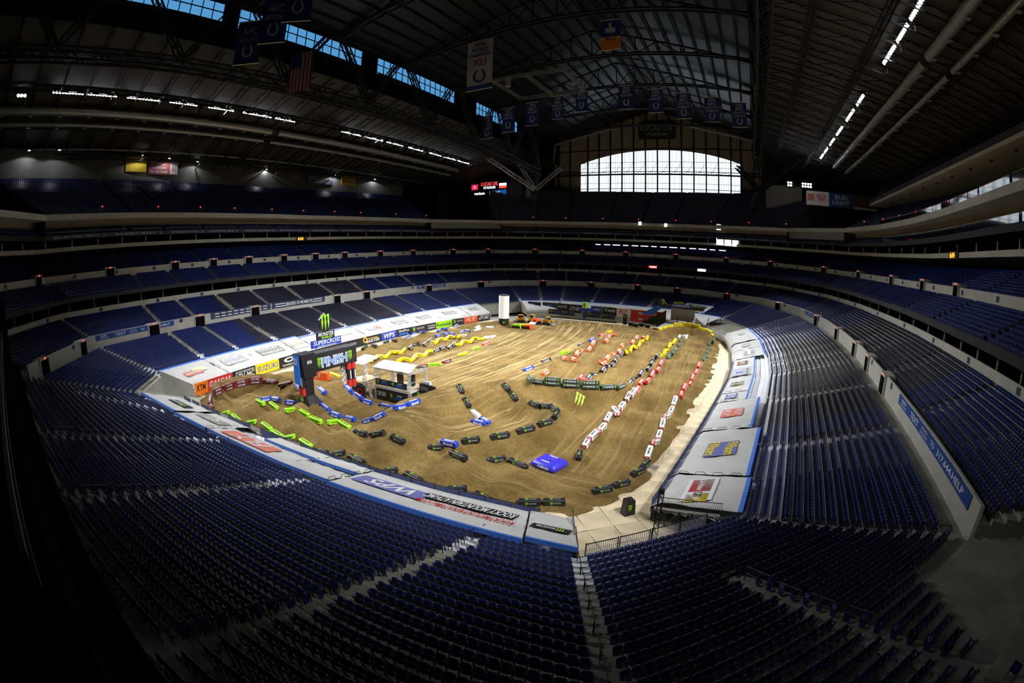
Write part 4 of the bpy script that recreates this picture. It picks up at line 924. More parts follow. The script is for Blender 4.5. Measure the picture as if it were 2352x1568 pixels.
# ---- handrails on the stairs
def terr(x, y):
    """tread height of the lower bowl under a plan point"""
    best = None
    for f in range(NV):
        p = np.array((x, y))-FR[f]; d = p @ NRM[f]; a = off(f, max(d, 0))[:2]; c = off(f+1, max(d, 0))[:2]; u = np.array(c)-np.array(a); t = ((np.array((x, y))-a) @ u)/(u @ u)
        if 0 <= t <= 1 and d > -.5: return Z0+RS*math.floor(max(d, 0)/TR)+ZO[f]*(1-t)+ZO[(f+1) % NV]*t
    return Z0
def rail(p, q, label, group, mid=True, h=.95):
    zp, zq = terr(*p), terr(*q); t = empty('stair_rail', (p[0], p[1], zp)); tag(t, label, 'handrail', group); inv = T(-p[0], -p[1], -zp)
    A, B_ = Vector((p[0], p[1], zp)), Vector((q[0], q[1], zq)); U = Vector((0, 0, h))
    MB().tube(A, A+U, .028, 6).build('post', M['rail'], t, inv); MB().tube(B_, B_+U, .028, 6).build('post', M['rail'], t, inv)
    MB().tube(A+U, B_+U, .028, 6).build('top_bar', M['rail'], t, inv)
    if mid: MB().tube(A+U*.55, B_+U*.55, .022, 6).build('mid_bar', M['rail'], t, inv)
def rail_run(p, q, n, gap, label, mid=True, h=.95):
    p, q = np.array(p, float), np.array(q, float); L = np.linalg.norm(q-p); s = L/n
    for i in range(n):
        a, c = p+(q-p)*(i/n), p+(q-p)*((i+1)/n-gap/L)
        rail(tuple(a), tuple(c), '%s handrail uphill %s' % (ORD[i+1], label), 'handrails '+label, mid, h)
rail_run((-14.35, 12.6), (-14.35, 1.6), 5, .55, 'beside the stairs left of the central block')
rail_run((-14.35, 23.5), (-14.35, 13.4), 7, 1.1, 'on the silver lower stairs', False)
rail_run((-30.4, 14), (-30.4, 2), 5, .6, 'on the second stairs left of the central block')
rail_run((-45.4, 15), (-46, 2), 5, .6, 'on the third stairs left of the central block')
_v = [np.array(off(0, d)[:2]) for d in (8, 22)]; rail_run(_v[0]+[.2, -.35], _v[1]+[.2, -.35], 6, .55, 'between the corner block and the east block')
_p = np.array(off(20, 0)[:2])*.58+np.array(off(21, 0)[:2])*.42; rail_run(_p+NRM[20]*15.2+[.42, .42], _p+NRM[20]*24+[.42, .42], 4, .5, 'on the mid stairs of the corner block')
_v = [np.array(off(20, d)[:2]) for d in (6.9, 22)]; rail_run(_v[0], _v[1], 7, .25, 'down the middle of the central concrete stairs', False, .85)
# ---- hoop rails standing out of the tarps
for f, ts, nm in ((0, (.195, .60), 'east tarps'), (18, (.395, .61), 'near stand tarps'), (19, (.235, .868), 'near stand end tarps'), (15, (.495,), 'west tarp joint by the red banner'), (14, (.515,), 'west tarp joint by the yellow banner'), (1, (.01, .31, .99), 'northern east tarps')):
    for t_ in ts:
        for k in range(4 if f != 1 else 2):
            p = Vector(fpt(f, t_, .8+k*1.7, Z0+RS/TR*(.8+k*1.7)+.6)); q = Vector(fpt(f, t_, .8+k*1.7+.95, Z0+RS/TR*(.8+k*1.7)+.85))
            t = empty('tarp_hoop_rail', p); tag(t, '%s hoop rail uphill in %s joint of the %s' % (ORD[k+1], ['first', 'second', 'third'][ts.index(t_)], nm), 'handrail', 'hoop rails in tarp joints')
            MB().path([Vector((0, 0, -.5)), Vector((0, 0, .38)), Vector((0, 0, .5))+(q-p)*.12, (q-p)*.88+Vector((0, 0, .5)), (q-p)+Vector((0, 0, .38)), (q-p)+Vector((0, 0, -.7))], .025).build('hoop', M['rail'], t)
# ---- entrances in the cross-aisle wall: dark portals with red exit lamps
nd = 0
def portal(f, t, d, z, w=2.6, h=2.3, roof=True):
    global nd
    nd += 1; p = Vector(fpt(f, t, d, z)); h_ = math.atan2(-NRM[f][1], -NRM[f][0])-math.pi/2
    o = empty('door_%d' % nd, p, h_); tag(o, kind='structure')
    MB().box((0, .02, h/2), (w, .2, h)).build('opening', M['blackwall'], o)
    MB().box((-w/2-.12, -.6, h/2+.1), (.24, 1.6, h+.2)).build('jamb', M['conc_light'], o); MB().box((w/2+.12, -.6, h/2+.1), (.24, 1.6, h+.2)).build('jamb', M['conc_light'], o)
    MB().box((0, -.5, h+.2), (w+.5, 1.5, .35)).build('lintel', M['conc_light'], o)
    MB().box((0, .26, h+.22), (.42, .06, .22)).build('exit_lamp', M['red_led'], o)
for f, t in ((0, .9), (1, .55), (2, .3), (3, .3), (4, .3), (5, .5), (6, .5), (7, .3), (7, .9), (8, .6), (9, .4), (10, .5), (11, .4), (12, .5), (13, .02), (14, .25), (14, .98), (15, .45), (16, .2), (16, .8)): portal(f, t, DM-.12, ZM)
for f, t in ((0, .5), (1, .5), (2, .5), (3, .5), (4, .5), (5, .3), (6, .2), (6, .8), (7, .5), (8, .2), (8, .8), (9, .5), (10, .2), (10, .7), (11, .3), (11, .8), (12, .4), (12, .9), (13, .4), (13, .9), (14, .4), (14, .9), (15, .5), (16, .1), (16, .7)): portal(f, t, DCM-.12, ZC, 2.2, 2.0)
for f in FW+FN+FE:
    for t in (.02, .5):
        o = Vector(fpt(f, t+.03, 38.2, 34.6)); nd += 1; g = empty('door_%d' % nd, o, math.atan2(-NRM[f][1], -NRM[f][0])-math.pi/2); tag(g, kind='structure')
        MB().box((0, -.4, .7), (1.6, .5, 1.3)).build('opening', M['conc_dark'], g); MB().box((0, -.1, 1.45), (.34, .08, .2)).build('exit_lamp', M['red_led'], g)
# ---- posts of the loge openings and the suites
for nm, d, z0, z1, m_, st_, side in (('loge_column', DB+1.2, ZB+.4, LOGE, 'brownwall', 6.2, 'loge'), ('suite_column', 42.0, 27.85, 29.3, 'cream', 6.6, 'suite')):
    for f in BOWL:
        a, c = np.array(off(f, d, 0)), np.array(off(f+1, d, 0)); n = max(1, int(np.linalg.norm(c-a)/st_))
        me = MB().box((0, 0, (z1-z0)/2), (.24, .24, z1-z0)).mesh(nm, M[m_])
        for i in range(n):
            p = a+(c-a)*(i+.5)/n; tag(link(nm, me, None, T(p[0], p[1], z0+p[2])), kind='structure')
# section plates on the pale walls
SPM = MB().box((0, 0, 0), (.9, .04, .7)).mesh('section_plate', M['navysign'])
for d, z, st_, nm in ((DB-.03, ZB+.9, 11, 'loge rail wall'), (DCM-.03, 21.4, 9, 'club wall'), (DM-.03, ZM+2.1, 13, 'cross-aisle wall')):
    k = 0
    for f in BOWL:
        a, c = np.array(off(f, d, z)), np.array(off(f+1, d, z)); n = max(1, int(np.linalg.norm(c-a)/st_))
        for i in range(n):
            k += 1; p = a+(c-a)*(i+.35)/n; h_ = math.atan2(-NRM[f][1], -NRM[f][0])-math.pi/2
            tag(link('section_plate', SPM, None, T(*p) @ RZ(h_)), 'small navy section plate, %s along the %s from the south-east' % (ordn(k), nm), 'sign', 'section plates on the '+nm)
# half steps on the stairs nearest the camera
def stairs(nm, p, q, n, w):
    g = empty(nm, (0, 0, 0)); tag(g, kind='structure'); p, q = np.array(p, float), np.array(q, float); u = (q-p)/np.linalg.norm(q-p); a = math.atan2(u[1], u[0])
    me = MB().box((0, 0, .0625), (.40, w, .125)).mesh('step', M['concrete'])
    for i in range(n):
        c = p+u*(i*TR*(np.linalg.norm(MIT[20]) if nm == 'floor_central_stairs' else 1)); link('step', me, g, T(c[0], c[1], terr(c[0]-u[0]*.3, c[1]-u[1]*.3)) @ RZ(a))
c0, c1 = np.array(off(20, 8*TR-.2)[:2]), np.array(off(20, 30*TR)[:2]); stairs('floor_central_stairs', c0, c1, 22, 1.2)
stairs('floor_silver_stairs', (-13.8, float(off(19, 0)[1]*.13+off(20, 0)[1]*.87)-8*TR+.2), (-13.8, 0), 25, 1.1)
c0, c1 = _p+NRM[20]*(18*TR-.2), _p+NRM[20]*(34*TR); stairs('floor_corner_stairs', c0, c1, 16, 1.1)
c0, c1 = np.array(off(0, 8*TR-.2)[:2]), np.array(off(0, 26*TR)[:2]); stairs('floor_east_stairs', c0, c1, 19, 1.2)
# ================================================================ TRACK: barrier blocks (kind, row, [(x, y, heading, pitch, length)])
BLOCKS = [
 ('g','front lime',[(-61.4,29.0,23,19,1.7),(-58.6,29.2,354,-6,2.7),(-54.9,29.8,17,14,1.7),(-51.4,30.0,359,-9,2.3),(-48.6,29.8,354,-1,2.6),(-46.1,30.0,22,16,1.7),(-43.2,30.3,357,-6,2.3)]),
 ('g','rear lime',[(-58.6,33.7,358,-1,2.2),(-57.1,35.0,2,-16,1.9),(-51.8,34.3,102,-10,1.7),(-50.4,35.7,11,-16,1.7),(-45.6,34.0,10,-7,1.9),(-44.3,35.7,97,-10,1.7),(-43.1,36.6,357,-9,2.2)]),
 ('b','SW inner',[(-59.0,34.9,77,-3,1.8),(-58.2,36.2,14,-1,1.7),(-55.7,37.1,44,-9,1.5),(-59.2,41.4,345,-12,2.2),(-52.2,40.6,350,-8,2.2)]),
 ('b','finish near',[(-52.1,39.4,356,-18,1.6),(-48.8,38.2,357,-14,2.1),(-45.1,36.9,11,-9,1.7),(-44.4,38.8,359,5,2.2),(-39.8,37.9,357,22,2.2),(-37.8,37.9,23,29,1.7)]),
 ('b','finish far',[(-51.0,44.7,348,-18,1.7),(-49.0,44.6,4,-18,2.0),(-46.9,44.6,17,-11,1.7),(-44.0,45.4,358,3,2.2),(-36.1,39.7,93,-11,2.2),(-36.0,42.1,92,-3,2.4)]),
 ('b','pocket',[(-29.7,47.3,5,-5,2.0),(-29.3,48.3,338,-3,1.8),(-27.1,37.3,359,3,2.1)]),
 ('k','lane rear',[(-38.1,34.7,21,-5,1.7),(-35.0,34.5,359,20,2.3),(-31.8,34.3,3,-12,1.8),(-28.4,36.6,39,2,1.7),(-24.8,35.6,341,5,2.7),(-22.2,38.8,66,-6,2.2),(-19.8,39.1,341,0,2.7)]),
 ('k','lane front',[(-39.9,30.0,9,4,2.0),(-37.6,30.7,38,11,1.6),(-35.0,31.0,353,0,2.5),(-30.1,31.1,32,7,1.5),(-27.4,31.4,351,-1,2.4),(-22.3,31.7,29,4,1.8),(-19.4,31.7,349,-3,2.3),(-15.4,32.8,28,0,2.0),(-13.5,33.9,29,0,2.0)]),
 ('k','pocket berm',[(-25.3,38.8,48,1,1.9),(-23.2,41.4,55,0,2.2),(-21.5,44.3,63,0,2.3),(-20.4,47.1,69,-2,2.1),(-20.1,49.7,98,4,1.7),(-20.8,51.1,311,8,2.2),(-22.8,52.8,332,13,2.3),(-24.7,53.3,340,0,1.7)]),
 ('k','pocket in',[(-34.8,50.8,325,-20,1.8),(-32.9,49.4,335,-28,1.7),(-30.3,55.7,329,-17,1.7),(-28.9,55.1,334,-27,1.8)]),
 ('s','pocket grey',[(-31.1,48.8,337,-10,1.7)]),
 ('k','SE corner',[(-10.3,38.0,50,-3,2.1),(-9.0,40.1,57,-4,2.0),(-8.1,43.3,68,-4,2.1),(-7.8,45.5,82,-1,2.0)]),
 ('k','lane end',[(-14.9,44.1,105,0,2.1)]),
 ('w','white west',[(-15.1,47.2,87,18,1.8),(-14.8,48.4,85,6,2.2),(-14.4,50.4,92,0,2.5),(-15.3,56.2,86,20,1.9),(-14.7,57.5,305,-5,2.2),(-14.3,59.1,90,4,2.4),(-14.4,63.2,82,29,1.7),(-14.0,64.0,87,14,2.2)]),
 ('w','white east',[(-8.0,48.0,92,13,2.3),(-7.9,50.9,84,-14,2.2),(-8.0,54.1,93,2,2.6),(-8.1,56.8,93,23,1.9),(-7.9,58.4,84,-8,2.2),(-8.1,63.9,89,6,2.6),(-8.1,66.9,87,22,2.2)]),
 ('r','red west',[(-14.2,68.2,89,16,2.0),(-15.1,75.1,81,17,1.8),(-14.1,75.8,84,2,2.2),(-14.5,81.9,87,18,2.4),(-13.8,83.6,87,6,2.2),(-14.7,91.8,87,16,2.4)]),
 ('r','red east',[(-7.5,69.7,94,4,2.4),(-7.7,75.4,85,16,2.2),(-7.2,79.5,89,3,2.2),(-7.2,83.0,89,13,2.7),(-7.1,89.2,86,10,2.5),(-7.1,93.9,86,11,2.7)]),
 ('d','green west',[(-14.3,99.7,86,16,2.7),(-13.7,101.5,89,5,2.2),(-14.0,107.3,80,15,2.2),(-14.1,114.4,91,13,2.5),(-14.6,121.6,88,16,2.7)]),
 ('s','grey top',[(-15.9,128.3,89,13,2.3),(-14.6,130.9,45,1,2.2),(-13.9,128.0,92,12,2.3)]),
 ('d','green east',[(-6.8,102.4,87,13,2.7),(-6.5,105.3,85,6,2.2),(-6.6,110.4,87,13,2.6),(-6.6,115.2,88,8,2.2),(-6.9,120.2,80,31,1.8),(-5.9,121.8,88,14,2.5)]),
 ('y','arc',[(-20.9,125.2,78,0,3.0),(-20.2,128.6,76,0,3.0),(-19.2,131.6,68,0,3.0),(-17.4,134.4,45,0,3.0),(-14.9,136.4,22,0,3.0),(-12.2,136.6,340,0,3.0),(-9.9,134.6,312,0,3.0),(-8.3,131.6,296,0,3.0),(-7.2,128.4,286,0,3.0),(-6.5,125.2,280,0,3.0)]),
 ('y','lane west',[(-23.1,118.3,95,16,2.7),(-23.3,109.7,89,16,2.7),(-23.0,111.5,82,-4,2.2),(-23.5,102.0,92,19,2.4),(-22.9,103.1,304,0,2.2),(-23.0,95.5,295,4,2.2)]),
 ('y','lane east',[(-15.6,117.0,85,12,2.5),(-15.7,109.2,91,14,2.6),(-16.0,115.3,297,13,2.2),(-15.6,101.2,90,13,2.4),(-15.8,106.3,80,-12,2.2),(-16.1,99.9,295,2,2.2)]),
 ('x','bw east',[(-16.5,72.9,85,18,2.0),(-16.9,78.2,306,15,2.2),(-16.2,79.9,88,12,2.3),(-15.6,83.3,82,3,1.7),(-16.0,88.5,92,4,2.7),(-16.6,94.1,84,9,2.2),(-16.0,94.7,84,2,2.2)]),
 ('x','bw west',[(-23.7,73.0,90,17,1.7),(-24.2,77.3,75,-12,1.8),(-23.2,79.7,84,20,1.7),(-22.9,81.2,91,-11,2.2),(-23.3,86.1,83,9,1.7),(-23.1,87.3,91,8,1.7),(-24.2,93.0,89,11,2.0),(-23.8,94.8,70,13,1.9)]),
 ('o','orange west',[(-32.0,73.5,83,10,2.1),(-31.0,79.9,309,4,2.2),(-29.2,80.0,306,2,2.2),(-29.7,82.9,98,13,2.7),(-31.7,91.0,93,-7,2.2),(-30.3,92.2,91,16,2.4),(-30.4,94.9,92,16,2.7),(-28.0,96.8,94,7,2.2),(-32.4,114.3,87,14,2.2),(-31.9,116.2,314,10,2.2)]),
 ('o','orange east',[(-24.3,81.2,74,-26,1.8),(-24.4,84.1,96,2,2.5),(-24.6,86.6,89,13,2.5),(-24.9,91.3,86,-7,2.1),(-24.4,94.6,89,23,1.7),(-24.5,97.0,92,5,2.7),(-24.8,108.9,90,16,2.2),(-25.4,115.6,84,15,2.5),(-24.1,118.4,86,-1,2.2)]),
 ('r','by berm',[(-24.4,71.8,8,3,2.0),(-25.0,72.4,95,4,2.2)]),
 ('y','start yellow',[(-35.3,124.8,71,5,2.2)]),
 ('r','start red',[(-35.8,119.0,72,5,2.2),(-55.5,91.9,80,5,2.2)]),
 ('b','start blue',[(-31.1,96.4,61,9,1.7),(-36.6,75.8,72,6,2.7)]),
 ('x','start bw',[(-35.9,103.2,67,7,2.3),(-36.5,83.7,70,6,2.5)]),
 ('g','start lime',[(-32.2,82.7,68,5,2.2),(-53.4,69.3,42,3,2.8),(-54.8,86.2,77,6,2.3)]),
 ('m','start maroon',[(-54.6,67.1,86,-7,2.2),(-53.0,72.7,84,4,2.3)]),
 ('y','start yellow2',[(-54.0,79.8,77,5,2.4),(-63.6,52.8,2,-7,2.7)]),
 ('q','monster berm',[(-28.4,59.6,311,-2,2.2),(-27.0,59.4,4,-2,1.6),(-24.9,59.7,11,0,2.4),(-22.2,60.2,17,0,2.8),(-19.6,61.1,21,1,2.7),(-17.2,62.3,37,-1,2.4),(-15.7,63.5,60,4,1.7)]),
 ('m','SW berm',[(-66.2,28.9,169,10,1.9),(-67.4,29.5,144,20,2.2),(-66.5,30.6,92,9,1.7),(-68.8,33.7,113,-4,2.7),(-69.2,36.4,84,1,2.5),(-68.2,38.8,51,0,2.6),(-65.8,40.4,26,-3,2.7),(-62.1,40.9,34,12,2.7)]),
 ('y','whoop rear',[(-65.5,64.5,117,5,2.2),(-65.2,65.3,117,0,2.2),(-64.1,65.9,1,0,2.0),(-65.6,69.4,95,18,1.7),(-65.1,70.4,340,7,2.2),(-63.8,70.6,347,1,1.7),(-65.9,74.6,89,20,1.7),(-66.0,85.6,341,3,1.7),(-65.4,86.3,97,21,1.7),(-64.5,87.0,354,-2,1.8),(-66.3,91.5,88,17,1.7),(-65.4,92.1,344,1,1.7),(-63.6,92.5,107,-1,2.2)]),
 ('x','whoop rear bw',[(-64.9,75.9,98,12,1.7),(-67.4,80.7,355,21,2.2),(-65.0,81.1,95,13,1.7),(-69.3,88.4,98,9,2.5)]),
 ('s','whoop rear grey',[(-65.0,96.5,2,8,1.7)]),
 ('y','whoop front',[(-60.2,66.6,118,-7,2.2),(-61.3,68.8,113,-6,2.2),(-60.1,69.2,13,-7,1.8),(-59.9,70.9,108,11,2.7),(-60.7,74.0,2,-3,2.0),(-60.1,75.1,105,15,1.7),(-60.2,76.6,95,-8,1.7),(-60.0,86.7,84,-12,1.7),(-60.1,88.5,111,8,2.7),(-60.5,91.1,7,-5,1.7),(-59.9,92.3,101,10,1.8),(-61.4,95.8,105,-6,2.2),(-60.5,96.0,324,3,2.2),(-59.6,97.1,99,-2,2.2)]),
 ('x','whoop front bw',[(-60.7,79.6,85,8,2.0),(-60.2,81.2,82,5,1.8),(-60.2,83.9,109,7,2.6),(-60.6,86.0,101,9,2.2)]),
 ('s','whoop front grey',[(-59.5,98.9,83,-3,2.2),(-59.0,100.8,85,-3,2.2)]),
 ('k','west lane',[(-75.4,71.9,104,7,2.2),(-73.6,73.2,335,6,2.2),(-78.8,82.7,101,5,2.2),(-75.2,81.8,339,7,2.2)]),
 ('b','west lane blue',[(-79.1,91.2,99,12,2.6),(-80.8,95.8,89,-4,2.2),(-75.8,93.2,347,11,2.2),(-75.5,100.4,97,11,2.2),(-74.4,101.4,336,5,2.2),(-78.3,112.2,94,14,2.7),(-69.9,92.3,75,2,1.7),(-69.8,95.4,95,-3,2.5),(-69.9,98.5,334,-1,2.2),(-69.0,101.7,100,6,2.7),(-69.0,104.4,342,-5,2.2)]),
 ('s','west grey',[(-67.9,107.8,80,11,2.6),(-69.0,109.5,91,7,2.2),(-67.1,113.1,57,-4,2.4)]),
]
BW, TW, BH, BL = .31, .27, .54, 2.2
_bm = {}
def block_mesh(m, ends=None):
    k = (m, ends)
    if k not in _bm:
        b = MB(); e = BL/2; c = .07
        S_ = [(-BW, 0), (BW, 0), (BW-.02, .12), (TW+.04, BH-.06), (TW-.04, BH), (-TW+.04, BH), (-TW-.04, BH-.06), (-BW+.02, .12)]; n = len(S_)
        X = [(-e, .88), (-e+c, 1), (-e+.22, 1), (0, 1.025), (e-.22, 1), (e-c, 1), (e, .88)]
        V = [(x, y*s, z*(s if s < 1 else 1)) for x, s in X for y, z in S_]
        for i in range(len(X)-1):
            mi = 1 if ends and i in (0, 5) else 0
            b.add(V, [(i*n+j, i*n+(j+1) % n, (i+1)*n+(j+1) % n, (i+1)*n+j) for j in range(n)], mi) if i == 0 else b.f.extend([tuple(q for q in (i*n+j, i*n+(j+1) % n, (i+1)*n+(j+1) % n, (i+1)*n+j)) for j in range(n)]) or b.m.extend([mi]*n)
        b.f += [tuple(range(n-1, -1, -1)), tuple(range((len(X)-1)*n, len(X)*n))]; b.m += [1 if ends else 0]*2
        _bm[k] = b.mesh('barrier_block', [M[m]]+([M[ends]] if ends else []))
    return _bm[k]
_qm = {}
def panel(m, w, h):
    k = (m, w, h)
    if k not in _qm: _qm[k] = MB().quad((-w/2, -h/2, 0), (w/2, -h/2, 0), (w/2, h/2, 0), (-w/2, h/2, 0)).mesh('printed_panel', M[m])
    return _qm[k]
_sl = math.atan2(BW-TW, BH)
FACES = [T(0, -(BW+TW)/2-.025, BH*.5) @ RX(math.pi/2-_sl), T(0, (BW+TW)/2+.025, BH*.5) @ RZ(math.pi) @ RX(math.pi/2-_sl), T(0, 0, BH+.022)]
FH = [.42, .42, .38]
KIND = {
 'g': ('lime', None, 'lime green'), 'b': ('blue', None, 'blue'), 'k': ('black', None, 'black'), 's': ('pale', None, 'plain pale grey'), 'w': ('pale', 'red', 'white red-ended'),
 'r': ('red', None, 'red-and-white'), 'd': ('moss', None, 'dark green'), 'y': ('yellow', None, 'yellow'), 'x': ('black', None, 'black-and-white'), 'o': ('orange', None, 'orange'), 'm': ('maroon', None, 'maroon'), 'q': ('moss', None, 'grey and black')}
def block_prints(o, k):
    for i, F in enumerate(FACES):
        h = FH[i]
        if k == 'g': text('Kawasaki', M['black'], o, F, 1.5, h*.62)
        elif k == 'b':
            link('printed_panel', panel('white', 1.25, h*.86), o, F); text('WPS', M['blue'], o, F @ T(0, 0, .008), 1.0, h*.6)
        elif k in 'kd':
            claw(M['claw'], o, F @ T(-.28, 0, .004), .34, h*.86); text('MONSTER', M['bronze'], o, F @ T(.34, 0, .004), .7, h*.32)
        elif k == 'q':
            link('printed_panel', panel('black', 1.9, h*.9), o, F); text('MONSTER', M['white'], o, F @ T(0, .03, .008), 1.1, h*.5); claw(M['claw'], o, F @ T(-.78, 0, .008), .22, h*.7); claw(M['claw'], o, F @ T(.78, 0, .008), .22, h*.7)
        elif k == 'w': text('DMXUN', M['black'], o, F, 1.2, h*.66)
        elif k == 'r': link('printed_panel', panel('white', 1.5, h*.72), o, F); text('HONDA', M['red'], o, F @ T(0, 0, .008), 1.1, h*.5)
        elif k == 'y': text('DUNLOP', M['black'], o, F, 1.2, h*.4)
        elif k == 'x': link('printed_panel', panel('white', .16, h*.9), o, F @ T(-.8, 0, 0)); text('100%', M['white'], o, F @ T(0, 0, .004), 1.2, h*.8)
        elif k == 'o': link('printed_panel', panel('white', 1.3, h*.9), o, F); text('FLY', M['orange'], o, F @ T(0, 0, .008), .8, h*.7, .3)
        elif k == 'm': link('printed_panel', panel('black', 1.5, h*.9), o, F); text('ATV-MC', M['white'], o, F @ T(0, 0, .008), 1.3, h*.66, .2)
    if k == 'w':
        for s in (-1, 1):
            b = MB(); n = 12; b.add([(0, .2*math.cos(a), .32+.2*math.sin(a)) for a in np.linspace(0, 2*math.pi, n, endpoint=False)], [tuple(range(n)) if s > 0 else tuple(range(n-1, -1, -1))]); b.build('round_mark', M['white'], o, T(s*(BL/2+.012), 0, 0))
ROWN = {'front lime': 'along the front of the near lane', 'rear lime': 'along the rear of the near lane', 'SW inner': 'inside the south-west turn', 'finish near': 'on the near edge of the finish jump', 'finish far': 'on the far edge of the finish jump',
 'pocket': 'around the sandy pocket turn', 'lane rear': 'along the rear of the near lane', 'lane front': 'along the front of the near lane', 'pocket berm': 'on the berm of the sandy pocket turn', 'pocket in': 'leading into the sandy pocket turn', 'pocket grey': 'alone beside the sandy pocket turn',
 'SE corner': 'around the last corner before the tunnel', 'lane end': 'alone at the near end of the white row', 'white west': 'in the west row of the east lane', 'white east': 'in the east row of the east lane', 'red west': 'in the west row of the east lane', 'red east': 'in the east row of the east lane',
 'green west': 'in the west row of the east lane', 'green east': 'in the east row of the east lane', 'grey top': 'at the far end of the east lane', 'arc': 'around the far yellow berm', 'lane west': 'in the west row of the second lane', 'lane east': 'in the east row of the second lane',
 'bw east': 'in the east row of the second lane', 'bw west': 'in the west row of the second lane', 'orange west': 'in the west row of the third lane', 'orange east': 'in the east row of the third lane', 'by berm': 'behind the claw-marked berm', 'start yellow': 'alone at the far edge of the start straight',
 'start red': 'alone beside the start straight', 'start blue': 'alone beside the start straight', 'start bw': 'alone beside the start straight', 'start lime': 'beside the start straight', 'start maroon': 'beside the start straight', 'start yellow2': 'beside the start straight behind the towers',
 'monster berm': 'on top of the claw-marked berm', 'SW berm': 'on top of the south-west berm', 'whoop rear': 'in the rear row of the whoops', 'whoop rear bw': 'in the rear row of the whoops', 'whoop rear grey': 'in the rear row of the whoops', 'whoop front': 'in the front row of the whoops',
 'whoop front bw': 'in the front row of the whoops', 'whoop front grey': 'in the front row of the whoops', 'west lane': 'along the far west lane', 'west lane blue': 'along the far west lane', 'west grey': 'near the white column'}
def put_block(k, x, y, a, p, ln, label, group, lift=0):
    body, ends, cn = KIND[k]
    o = link('barrier_block', block_mesh(body, ends)); R_ = RZ(math.radians(a)) @ RY(-math.radians(p))
    o.matrix_world = T(x, y, hz(x, y)-.03+lift) @ R_ @ Matrix.Diagonal((ln/BL, 1, 1, 1)); tag(o, label, 'barrier', group); block_prints(o, k); return o
for k, row, L in BLOCKS:
    cn = KIND[k][2]
    for i, (x, y, a, p, ln) in enumerate(L):
        lb = '%s barrier block %s' % (cn, ROWN[row]) if len(L) == 1 else '%s %s barrier block %s' % (ordn(i+1), cn, ROWN[row])
        put_block(k, x, y, a, p, min(ln, 2.6), lb, '%s barrier blocks %s' % (cn, ROWN[row]) if len(L) > 1 else None)
    up = {'monster berm': [2, 3, 4], 'SW berm': [2, 3, 4, 5], 'arc': [3, 4, 5, 6]}.get(row, [])
    for n, i in enumerate(up):
        x, y, a, p, ln = L[i]; put_block(k, x, y, a, p, min(ln, 2.6), '%s upper-layer %s barrier block %s' % (ordn(n+1), cn, ROWN[row]), 'stacked %s blocks %s' % (cn, ROWN[row]), BH)
# ---- finish arch
t = empty('finish_arch', (-52.5, 42.2, .5)); tag(t, 'black inflatable-style finish arch with blue and white letters over the jump', 'arch'); inv = T(52.5, -42.2, -.5)
E_ = lambda y, z, x=-51.45: inv @ frame_m(Vector((x, y, z)), (0, 1, 0), (0, 0, 1))
EH = lambda y, z, x=-51.45: frame_m(Vector((x, y, z)), (0, 1, 0), (0, 0, 1))
b = MB(); b.add([(-55.2, 36.9, .3), (-50, 37.1, .2), (-50.2, 40.4, .2), (-55, 40.6, .3), (-53.1, 37.4, 2.9), (-51.8, 37.4, 2.9), (-51.8, 38.9, 2.9), (-53.1, 38.9, 2.9)], [(0, 3, 2, 1), (4, 5, 6, 7), (0, 1, 5, 4), (1, 2, 6, 5), (2, 3, 7, 6), (3, 0, 4, 7)])
bs = b.build('base', M['blackfab'], t, inv)
Fs_ = frame_m(Vector((-52.5, 37.22, 1.55)), (1, 0, 0), (0, .15, 1))
claw(M['claw'], bs, Fs_ @ T(-.15, .75, .1), .7, 1.0); text('MONSTER', M['white'], bs, Fs_ @ T(0, -.35, .06), 1.0, .22); text('SUPERCROSS', M['bright_blue'], bs, Fs_ @ T(.1, -.8, .06), 1.9, .36, .2)
MB().box((-52.45, 38.15, 4.4), (1.5, 1.5, 3.2)).build('column', M['blackfab'], t, inv)
for (yy, xx) in ((37.36, -52.8), (37.36, -52.1)):
    MB().tube((xx, yy, 2.9), (xx, yy, 4.0), .34, 10).build('red_can_print', M['red'], t, inv); MB().tube((xx, yy, 4.0), (xx, yy, 5.6), .34, 10).build('dark_can_print', M['black'], t, inv); MB().box((xx, yy-.34, 4.8), (.16, .04, 1.3)).build('white_strip', M['white'], t, inv)
MB().add([(-53.3, 37.2, 6.0), (-51.4, 37.2, 5.4), (-51.4, 39.3, 5.4), (-53.3, 39.3, 6.0), (-53.5, 36.8, 8.75), (-51.4, 36.8, 8.75), (-51.4, 39.3, 8.75), (-53.5, 39.3, 8.75)], [(0, 3, 2, 1), (4, 5, 6, 7), (0, 1, 5, 4), (1, 2, 6, 5), (2, 3, 7, 6), (3, 0, 4, 7)]).build('corner_head', M['blackfab'], t, inv)
sx = MB().box((-52.5, 36.7, 6.6), (1.3, .1, 4.0)).build('side_panel', M['bright_blue'], t, inv); text('SX', M['white'], sx, frame_m(Vector((-52.5, 36.63, 7.8)), (1, 0, 0), (0, 0, 1)), .9, 1.0)
MB().box((-52.4, 43.2, 7.15), (1.9, 8.2, 2.5)).build('crossbeam', M['blackfab'], t, inv)
for i in range(13): MB().box((-52.4, 39.4+i*.6, 8.45), (1.7, .08, .12)).build('roof_slat', M['steel'], t, inv)
text('FINISH', M['white'], t, E_(42.9, 7.05, -51.43), 5.0, 1.5, 0, .06); text('FINISH', M['bright_blue'], t, E_(42.9, 7.05, -51.40), 4.7, 1.28, 0, -.005)
for y in (40.0, 45.9): claw(M['claw'], t, E_(y, 7.1, -51.4), .8, 1.55)
text('ama', M['redcloth'], t, E_(46.8, 6.9, -51.4), .5, .4); text('AMA', M['white'], t, inv @ frame_m(Vector((-51.37, 38.2, 7.6)), (0, 1, 0), (0, 0, 1)), .9, .5)
